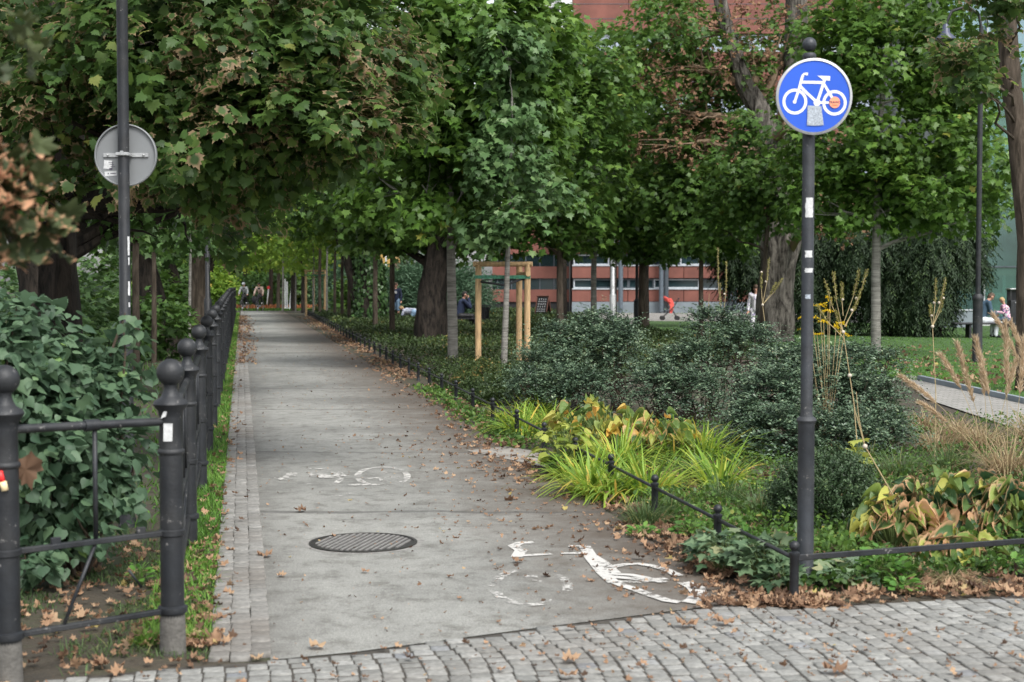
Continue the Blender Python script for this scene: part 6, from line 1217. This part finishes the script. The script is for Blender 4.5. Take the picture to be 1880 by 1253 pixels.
# sandwich board
YS = 70.; sbz = thing('sandwich_board', 'folding chalk board with white lettering outside the brick wing', 'sign board', (X_at(997, YS), YS, 0), R(-35))
def board(nm, tilt):
    Mt = Matrix.Translation((0, tilt*.28, 0)) @ Matrix.Rotation(R(-15*tilt)*-1, 4, 'X'); f = MB()
    for c_, d_ in (((-.33, 0, .58), (.05, .035, 1.16)), ((.33, 0, .58), (.05, .035, 1.16)), ((0, 0, 1.13), (.61, .035, .06)), ((0, 0, .18), (.61, .035, .06))): f.box((0, 0, 0), d_, M=Mt @ Matrix.Translation(c_))
    fo = f.build(nm, simple('red_brown_board_frame', (.16, .07, .05), .6), sbz); p = MB(); p.box((0, 0, 0), (.61, .015, .89), M=Mt @ Matrix.Translation((0, 0, .655))); p.build('chalk_face', M['black'], fo)
    if tilt < 0:
        t = MB(); r_ = random.Random(4); z = 1.02; k = 0
        for row, (a, n_) in enumerate(((.09, 4), (.07, 6), (.1, 5), (.1, 4), (.07, 6), (.06, 7))):
            for j in range(n_):
                x = -.25+.5*(j+.5)/n_
                for q in range(3):
                    k += 1; t.box((0, 0, 0), (.028 if q < 1 else .012, .004, a*.8 if q != 1 else .012), M=Mt @ Matrix.Translation((x+r_.uniform(-.015, .015), -.012-.0002*k, z-a/2+r_.uniform(-.01, .01))) @ Matrix.Rotation(r_.uniform(-.5, .5), 4, 'Y'))
            z -= a+.04
        t.build('lettering', M['sticker'], fo)
board('front_frame', -1); board('back_frame', 1)
# stroller
YT = 66.; st_ = thing('stroller', 'coral red folding stroller parked by the brick building', 'stroller', (X_at(1228, YT), YT, 0))
mb = MB(); n = 10; vs = []; fs = []
for i in range(n+1):
    a = R(15+i*12.5)
    for j in range(7): ph = R(-90+30*j); vs.append((-.14-.36*math.sin(a)*1.0*math.cos(ph)*.9+.2, .22*math.sin(ph), .78+.34*math.cos(a-1.05)*1.0*(.6+.4*math.cos(ph))))
for i in range(n):
    for j in range(6): q = i*7+j; fs.append((q, q+1, q+8, q+7))
mb.add(vs, fs, True); h_ = mb.build('hood', M['red_cloth'], st_); so_ = h_.modifiers.new('s', 'SOLIDIFY'); so_.thickness = .02
mb = MB(); mb.prism([(-.1, .98), (.1, 1.02), (.22, .8), (.2, .5), (.12, .32), (.02, .34), (.05, .62), (-.02, .8)], -.17, .17); mb.build('seat', M['red_cloth'], st_)
mb = MB(); mb.prism([(-.22, .84), (-.1, .92), (.0, .6), (-.02, .5), (-.14, .6)], -.15, .15); mb.build('lining', M['black'], st_)
mb = MB()
for y in (-.22, .22): mb.tube([(.46, y, 1.02), (.2, y, .6), (-.3, y, .12)], .014, 8); mb.tube([(.1, y, .55), (.38, y, .12)], .014, 8); mb.tube([(.0, y, .42), (-.42, y, .36)], .012, 8)
mb.tube([(.46, -.22, 1.02), (.46, .22, 1.02)], .018, 8); mb.tube([(-.42, -.22, .36), (-.42, .22, .36)], .015, 8); mb.build('chassis', M['iron'], st_)
for x, y in ((-.3, -.24), (-.3, .24), (.38, -.24), (.38, .24)): mb = MB(); mb.lathe([(.06, -.018), (.1, -.016), (.105, 0), (.1, .016), (.06, .018)], (x, y, .105), 18, True, Matrix.Rotation(R(90), 4, 'X')); mb.build('wheel', M['rubber'], st_)
# ================================================================ PEOPLE
def skin_mesh(name, caps, mat, parent, vox=.014):
    mb = MB()
    for a, b, r0, r1 in caps:
        a, b = Vector(a), Vector(b)
        mb.ball(a, r0, 10); mb.ball(b, r1, 10)
        if (b-a).length > 1e-4: mb.tube([a, b], [r0, r1], 10)
    me = bpy.data.meshes.new('t'); me.from_pydata(mb.v, [], mb.f); o = bpy.data.objects.new('t', me); col.objects.link(o)
    m = o.modifiers.new('r', 'REMESH'); m.mode = 'VOXEL'; m.voxel_size = vox; m.use_smooth_shade = True
    s = o.modifiers.new('s', 'SMOOTH'); s.iterations = 3; s.factor = .5
    dg = bpy.context.evaluated_depsgraph_get(); me2 = bpy.data.meshes.new_from_object(o.evaluated_get(dg)); col.objects.unlink(o); bpy.data.objects.remove(o)
    me2.name = name; me2.materials.clear(); return link(name, me2, mat, parent)
def person(label, loc, rz, J, top, legs, hair, shoes, s=1., bare_arm=False, long_hair=False, hat=None, short=False, group=None, extra=None):
    """J: joints in metres, x = right, y = forward; keys pelvis chest neck head, and pairs sh el wr hip kn an with suffix L/R"""
    root = thing('person', label, 'person', loc, rz, group); V = {k: Vector(v)*s for k, v in J.items()}
    def cp(a, b, r0, r1): return (V[a] if isinstance(a, str) else a, V[b] if isinstance(b, str) else b, r0*s, r1*s)
    hd = V['head']; fw = Vector(J.get('face', (0, 1, -.1))).normalized(); up = (V['head']-V['neck']).normalized(); sd = fw.cross(up).normalized()
    body = [cp('pelvis', 'chest', .125, .13), cp('chest', 'neck', .12, .055), cp('neck', 'head', .052, .07), (hd, hd+up*.035*s, .086*s, .088*s), (hd-up*.03*s+fw*.02*s, hd-up*.075*s+fw*.045*s, .065*s, .04*s),
            (hd+fw*.085*s-up*.005*s, hd+fw*.105*s-up*.028*s, .011*s, .016*s)]
    for q in (-1, 1): body.append((hd+sd*.085*s*q, hd+sd*.09*s*q-up*.02*s, .02*s, .014*s))
    for q in 'LR':
        body += [cp('chest', 'sh'+q, .09, .06), cp('sh'+q, 'el'+q, .052, .04), cp('el'+q, 'wr'+q, .04, .027), cp('pelvis', 'hip'+q, .12, .095), cp('hip'+q, 'kn'+q, .09, .058), cp('kn'+q, 'an'+q, .055, .038)]
        wr = V['wr'+q]; d = (wr-V['el'+q]).normalized(); palm = wr+d*.07*s; sg = 1 if q == 'R' else -1; lat = d.cross(fw).normalized() if abs(d.dot(fw)) < .95 else d.cross(up).normalized(); inn = lat.cross(d).normalized()
        body.append((wr, palm, .026*s, .03*s))
        for f in range(4):
            b0 = palm+lat*(f-1.5)*.019*s; l_ = (.062, .075, .07, .055)[f]*s; m_ = b0+d*l_*.6+inn*.008*s; e = m_+d*l_*.45+inn*.025*s; body += [(b0, m_, .0095*s, .009*s), (m_, e, .009*s, .0075*s)]
        b0 = wr+d*.03*s-lat*.025*s; body += [(b0, b0+d*.03*s-lat*.025*s, .012*s, .010*s), (b0+d*.03*s-lat*.025*s, b0+d*.06*s-lat*.025*s+inn*.01*s, .010*s, .008*s)]
    skin_mesh('body', body, M['skin'], root, .0125)
    g = .016
    tp = [cp('pelvis', 'chest', .135+g, .14+g), cp('chest', V['neck']-up*.05*s, .13+g, .075)]
    for q in 'LR': tp += [cp('chest', 'sh'+q, .1+g, .066+g)]+([cp('sh'+q, 'el'+q, .058+g, .05+g)] if 1 else [])+([] if bare_arm else [cp('el'+q, 'wr'+q, .05+g, .034+g)])
    skin_mesh('jacket' if not bare_arm else 'shirt', tp, top, root)
    lg = []
    for q in 'LR': lg += [cp('pelvis', 'hip'+q, .128+g, .105+g), cp('hip'+q, 'kn'+q, .1+g, .068+g)]+([] if short else [cp('kn'+q, 'an'+q, .066+g, .05+g)])
    skin_mesh('shorts' if short else 'trousers', lg, legs, root)
    for q in 'LR':
        tq = Vector(J.get('toe'+q, (0, .13, -.05)))*s; an = V['an'+q]; skin_mesh('shoe', [(an-tq*.25-Vector((0, 0, .03*s)), an+tq*.5-Vector((0, 0, .015*s)), .045*s, .045*s), (an+tq*.5-Vector((0, 0, .015*s)), an+tq, .045*s, .034*s)], shoes, root)
    hh = [(hd+up*.045*s-fw*.012*s, hd+up*.05*s+fw*.012*s, .09*s, .086*s), (hd-fw*.03*s, hd-fw*.03*s-up*.03*s, .082*s, .07*s)]
    if long_hair: hh.append((hd-fw*.05*s, hd-fw*.06*s-up*.2*s, .08*s, .06*s))
    skin_mesh('hair', hh, hair, root, .01)
    e = MB()
    for q in (-1, 1): e.ball(hd+fw*.083*s+sd*.032*s*q+up*.012*s, .011*s, 6)
    e.build('eyes', M['ink'], root); mo = MB(); mo.tube([hd+fw*.088*s-up*.048*s-sd*.02*s, hd+fw*.093*s-up*.048*s, hd+fw*.088*s-up*.048*s+sd*.02*s], .005*s, 5); mo.build('mouth', simple('lips', (.35, .12, .1), .6), root)
    if hat: skin_mesh('helmet', [(hd+up*.06*s, hd+up*.065*s+fw*.02*s, .105*s, .1*s)], hat, root)
    return root
M['navy'] = simple('navy_cloth', (.015, .025, .06), .85); M['navy2'] = simple('slate_blue_jacket', (.035, .07, .11), .8); M['jeans'] = simple('pale_jeans', (.22, .34, .48), .85); M['grey_j'] = simple('grey_jacket', (.3, .32, .32), .8); M['beige'] = simple('peach_shirt', (.48, .36, .3), .85)
M['white_tr'] = simple('pale_trousers', (.6, .62, .66), .85); M['hair_d'] = simple('dark_hair', (.015, .012, .01), .6); M['hair_b'] = simple('blond_hair', (.42, .3, .14), .7); M['hair_br'] = simple('brown_hair', (.08, .05, .03), .7); M['shoe_d'] = M['black']; M['shoe_w'] = M['white']
def patt(name, base, stops, sc_=22):
    m, t, b, out = newmat(name); n = t.nodes.new('ShaderNodeTexVoronoi'); n.inputs['Scale'].default_value = sc_; tc = t.nodes.new('ShaderNodeTexCoord'); t.links.new(tc.outputs['Object'], n.inputs['Vector']); r = ramp(t, stops); r.color_ramp.interpolation = 'CONSTANT'
    sp = t.nodes.new('ShaderNodeSeparateColor'); t.links.new(n.outputs['Color'], sp.inputs[0]); t.links.new(sp.outputs[0], r.inputs[0]); t.links.new(r.outputs[0], b.inputs['Base Color']); b.inputs['Roughness'].default_value = .85; return m
M['camo'] = patt('pink_patterned_jacket', 0, [(0, (.7, .45, .5)), (.35, (.05, .06, .12)), (.6, (.6, .6, .62)), (.8, (.5, .2, .4))]); M['floral'] = patt('white_violet_print', 0, [(0, (.75, .73, .78)), (.6, (.3, .25, .45)), (.8, (.8, .78, .8))], 30); M['tshirt'] = patt('navy_shirt', 0, [(0, (.012, .02, .05)), (.9, (.02, .03, .06))], 5)
sit = dict(pelvis=(0, 0, .58), chest=(.0, .13, .98), neck=(0, .22, 1.16), head=(0, .31, 1.27), face=(0, 1, -.55), shL=(-.17, .16, 1.08), shR=(.17, .16, 1.08), elL=(-.22, .2, .82), elR=(.22, .2, .82), wrL=(-.07, .44, .72), wrR=(.07, .44, .74), hipL=(-.09, .03, .56), hipR=(.09, .03, .56), knL=(-.11, .45, .56), knR=(.11, .45, .56), anL=(-.11, .42, .12), anR=(.11, .42, .12))
person('man in slate blue jacket and pale trousers leaning forward on the dark bench', (X_at(1801, YBn), YBn-.02, -.02), R(-80), sit, M['navy2'], M['white_tr'], M['hair_br'], M['shoe_d'])
kid = dict(sit); person('small blond child in a pink patterned jacket facing the seated man', (X_at(1850, YBn), YBn+.05, .16), R(82), dict(sit, head=(0, .2, 1.33), neck=(0, .12, 1.16), chest=(0, .06, .98), face=(0, 1, -.3), wrL=(-.1, .46, .85), wrR=(.1, .46, .85)), M['camo'], M['navy2'], M['hair_b'], M['shoe_d'], s=.74)
person('dark haired man in navy jacket seated with a hand at his mouth', (X_at(843, 50), 50, -.03), R(-75), dict(sit, chest=(0, .12, 1.0), head=(0, .2, 1.3), neck=(0, .16, 1.17), face=(0, 1, -.1), elR=(.2, .36, .86), wrR=(.05, .33, 1.16), elL=(-.2, .36, .86), wrL=(-.05, .32, 1.12)), M['navy'], M['black'], M['hair_d'], M['shoe_d'])
stand = dict(pelvis=(0, 0, .95), chest=(0, .01, 1.3), neck=(0, .01, 1.5), head=(0, .03, 1.63), shL=(-.18, 0, 1.42), shR=(.18, 0, 1.42), elL=(-.24, -.02, 1.15), elR=(.24, -.02, 1.15), wrL=(-.25, .08, .92), wrR=(.25, .08, .92), hipL=(-.1, 0, .9), hipR=(.1, 0, .9), knL=(-.11, .02, .5), knR=(.11, .02, .5), anL=(-.12, 0, .1), anR=(.12, 0, .1))
pm = person('boy in navy top, blue denim shorts and black skates by the willow shrub', (X_at(727, 66), 66, 0), R(175), stand, M['tshirt'], M['jeans'], M['hair_br'], M['shoe_d'], short=True)
mb = MB(); mb.box((0, .172, 1.3), (.16, .01, .12)); mb.build('shirt_print', M['sticker'], pm)
crawl = dict(pelvis=(0, -.25, .38), chest=(0, .15, .4), neck=(0, .3, .46), head=(0, .42, .52), face=(0, .7, -.6), shL=(-.15, .22, .42), shR=(.15, .22, .42), elL=(-.18, .28, .22), elR=(.18, .28, .22), wrL=(-.16, .42, .06), wrR=(.16, .42, .06), hipL=(-.09, -.27, .36), hipR=(.09, -.27, .36), knL=(-.11, -.15, .08), knR=(.11, -.15, .08), anL=(-.11, -.5, .07), anR=(.11, -.5, .07))
person('child in a pale printed shirt crouching on all fours by the willow shrub', (X_at(752, 62), 62, .12), R(65), crawl, patt('pale_blue_print', 0, [(0, (.5, .53, .6)), (.6, (.25, .28, .4))], 20), M['jeans'], M['hair_b'], M['shoe_d'], s=.95)
person('person in a white and violet patterned dress half hidden by the huge grey trunk', (X_at(1388, 43), 43, 0), R(160), stand, M['floral'], M['floral'], M['hair_br'], M['shoe_w'], s=.92, long_hair=True)
# bicycles with riders
def bicycle(label, loc, rz):
    root = thing('bicycle', label, 'bicycle', loc, rz); wb = .53; wr_ = .34
    for y, nm in ((-wb, 'wheel'), (wb, 'wheel')):
        w_ = MB(); w_.tube([(0, y+wr_*math.cos(a), wr_+wr_*math.sin(a)-.0) for a in np.linspace(0, 2*math.pi, 37)], .024, 8, False); wo_ = w_.build(nm, M['rubber'], root)
        r_ = MB(); r_.tube([(0, y+.305*math.cos(a), wr_+.305*math.sin(a)) for a in np.linspace(0, 2*math.pi, 37)], .01, 6, False)
        for k in range(18): a = k*math.pi/9; r_.tube([(.02*(-1)**k, y, wr_), (0, y+.305*math.cos(a), wr_+.305*math.sin(a))], .0015, 3, False)
        r_.tube([(-.05, y, wr_), (.05, y, wr_)], .018, 8); r_.build('rim', M['galv'], wo_)
    f = MB(); bbk, st, hd, sd_ = (0, -.08, .3), (0, -.2, .82), (0, .38, .86), (0, .41, .72)
    for a, b in ((bbk, st), (st, hd), (bbk, sd_), (hd, sd_)): f.tube([a, b], .017, 8)
    for x in (-.045, .045): f.tube([bbk, (x, -wb, wr_)], .01, 6); f.tube([st, (x, -wb, wr_)], .01, 6); f.tube([sd_, (x, wb, wr_)], .014, 6)
    f.build('frame', M['iron'], root)
    h = MB(); h.tube([(0, .38, .86), (0, .36, 1.0)], .015, 8); h.tube([(-.3, .28, 1.03), (-.1, .37, 1.02), (.1, .37, 1.02), (.3, .28, 1.03)], .014, 8); h.build('handlebar', M['iron'], root)
    s = MB(); s.tube([st, (0, -.23, .95)], .013, 8); s.ball((0, -.27, .97), .08, 12, (.9, 1.3, .45)); s.build('saddle', M['black'], root)
    c_ = MB(); c_.tube([(-.02, -.08, .3), (.05, -.08, .3)], .07, 16); c_.tube([(.07, -.08, .3), (.07, .0, .14)], .01, 6); c_.tube([(-.07, -.08, .3), (-.07, -.16, .46)], .01, 6); c_.box((.12, 0, .14), (.09, .06, .02)); c_.box((-.12, -.16, .46), (.09, .06, .02)); c_.build('crank', M['galv'], root); return root
ride = dict(pelvis=(0, -.25, 1.05), chest=(0, .0, 1.38), neck=(0, .1, 1.56), head=(0, .16, 1.68), face=(0, 1, -.1), shL=(-.18, .06, 1.48), shR=(.18, .06, 1.48), elL=(-.27, .12, 1.24), elR=(.27, .12, 1.24), wrL=(-.28, .24, 1.08), wrR=(.28, .24, 1.08), hipL=(-.09, -.22, 1.02), hipR=(.09, -.22, 1.02), knL=(-.12, .14, .88), knR=(.12, .1, .62), anL=(-.12, -.1, .53), anR=(.12, -.02, .21))
for px, Y, lab, top, leg, hat, hair, z in ((449, 92, 'cyclist in an open grey jacket with a pale helmet', M['grey_j'], M['black'], M['lightsill'], M['hair_d'], 'bicycle under the rider in the grey jacket'), (477, 91, 'cyclist in a peach coloured jacket with short dark hair', M['beige'], M['black'], None, M['hair_d'], 'bicycle under the rider in the peach jacket')):
    x = X_at(px, Y); pc_ = person(lab, (x, Y, .02), R(180-8), ride, top, leg, hair, M['shoe_w'], hat=hat); skin_mesh('shirt_front', [((0, -.14, 1.12), (0, .07, 1.42), .115, .105)], M['black'], pc_); bicycle(z, (x, Y, .03), R(180-8))
bg_ = MB(); bg_.ball((0, 0, 0), .2, 12, (1., .7, 1.25)); bg_.tube([(-.1, 0, .2), (0, 0, .3), (.1, 0, .2)], .015, 6); o = bg_.build('bag', M['black']); o.location = (X_at(468, 91)-.02, 91.1, .72); tag(o, 'round black pannier bag hanging beside the second bicycle', 'bag')
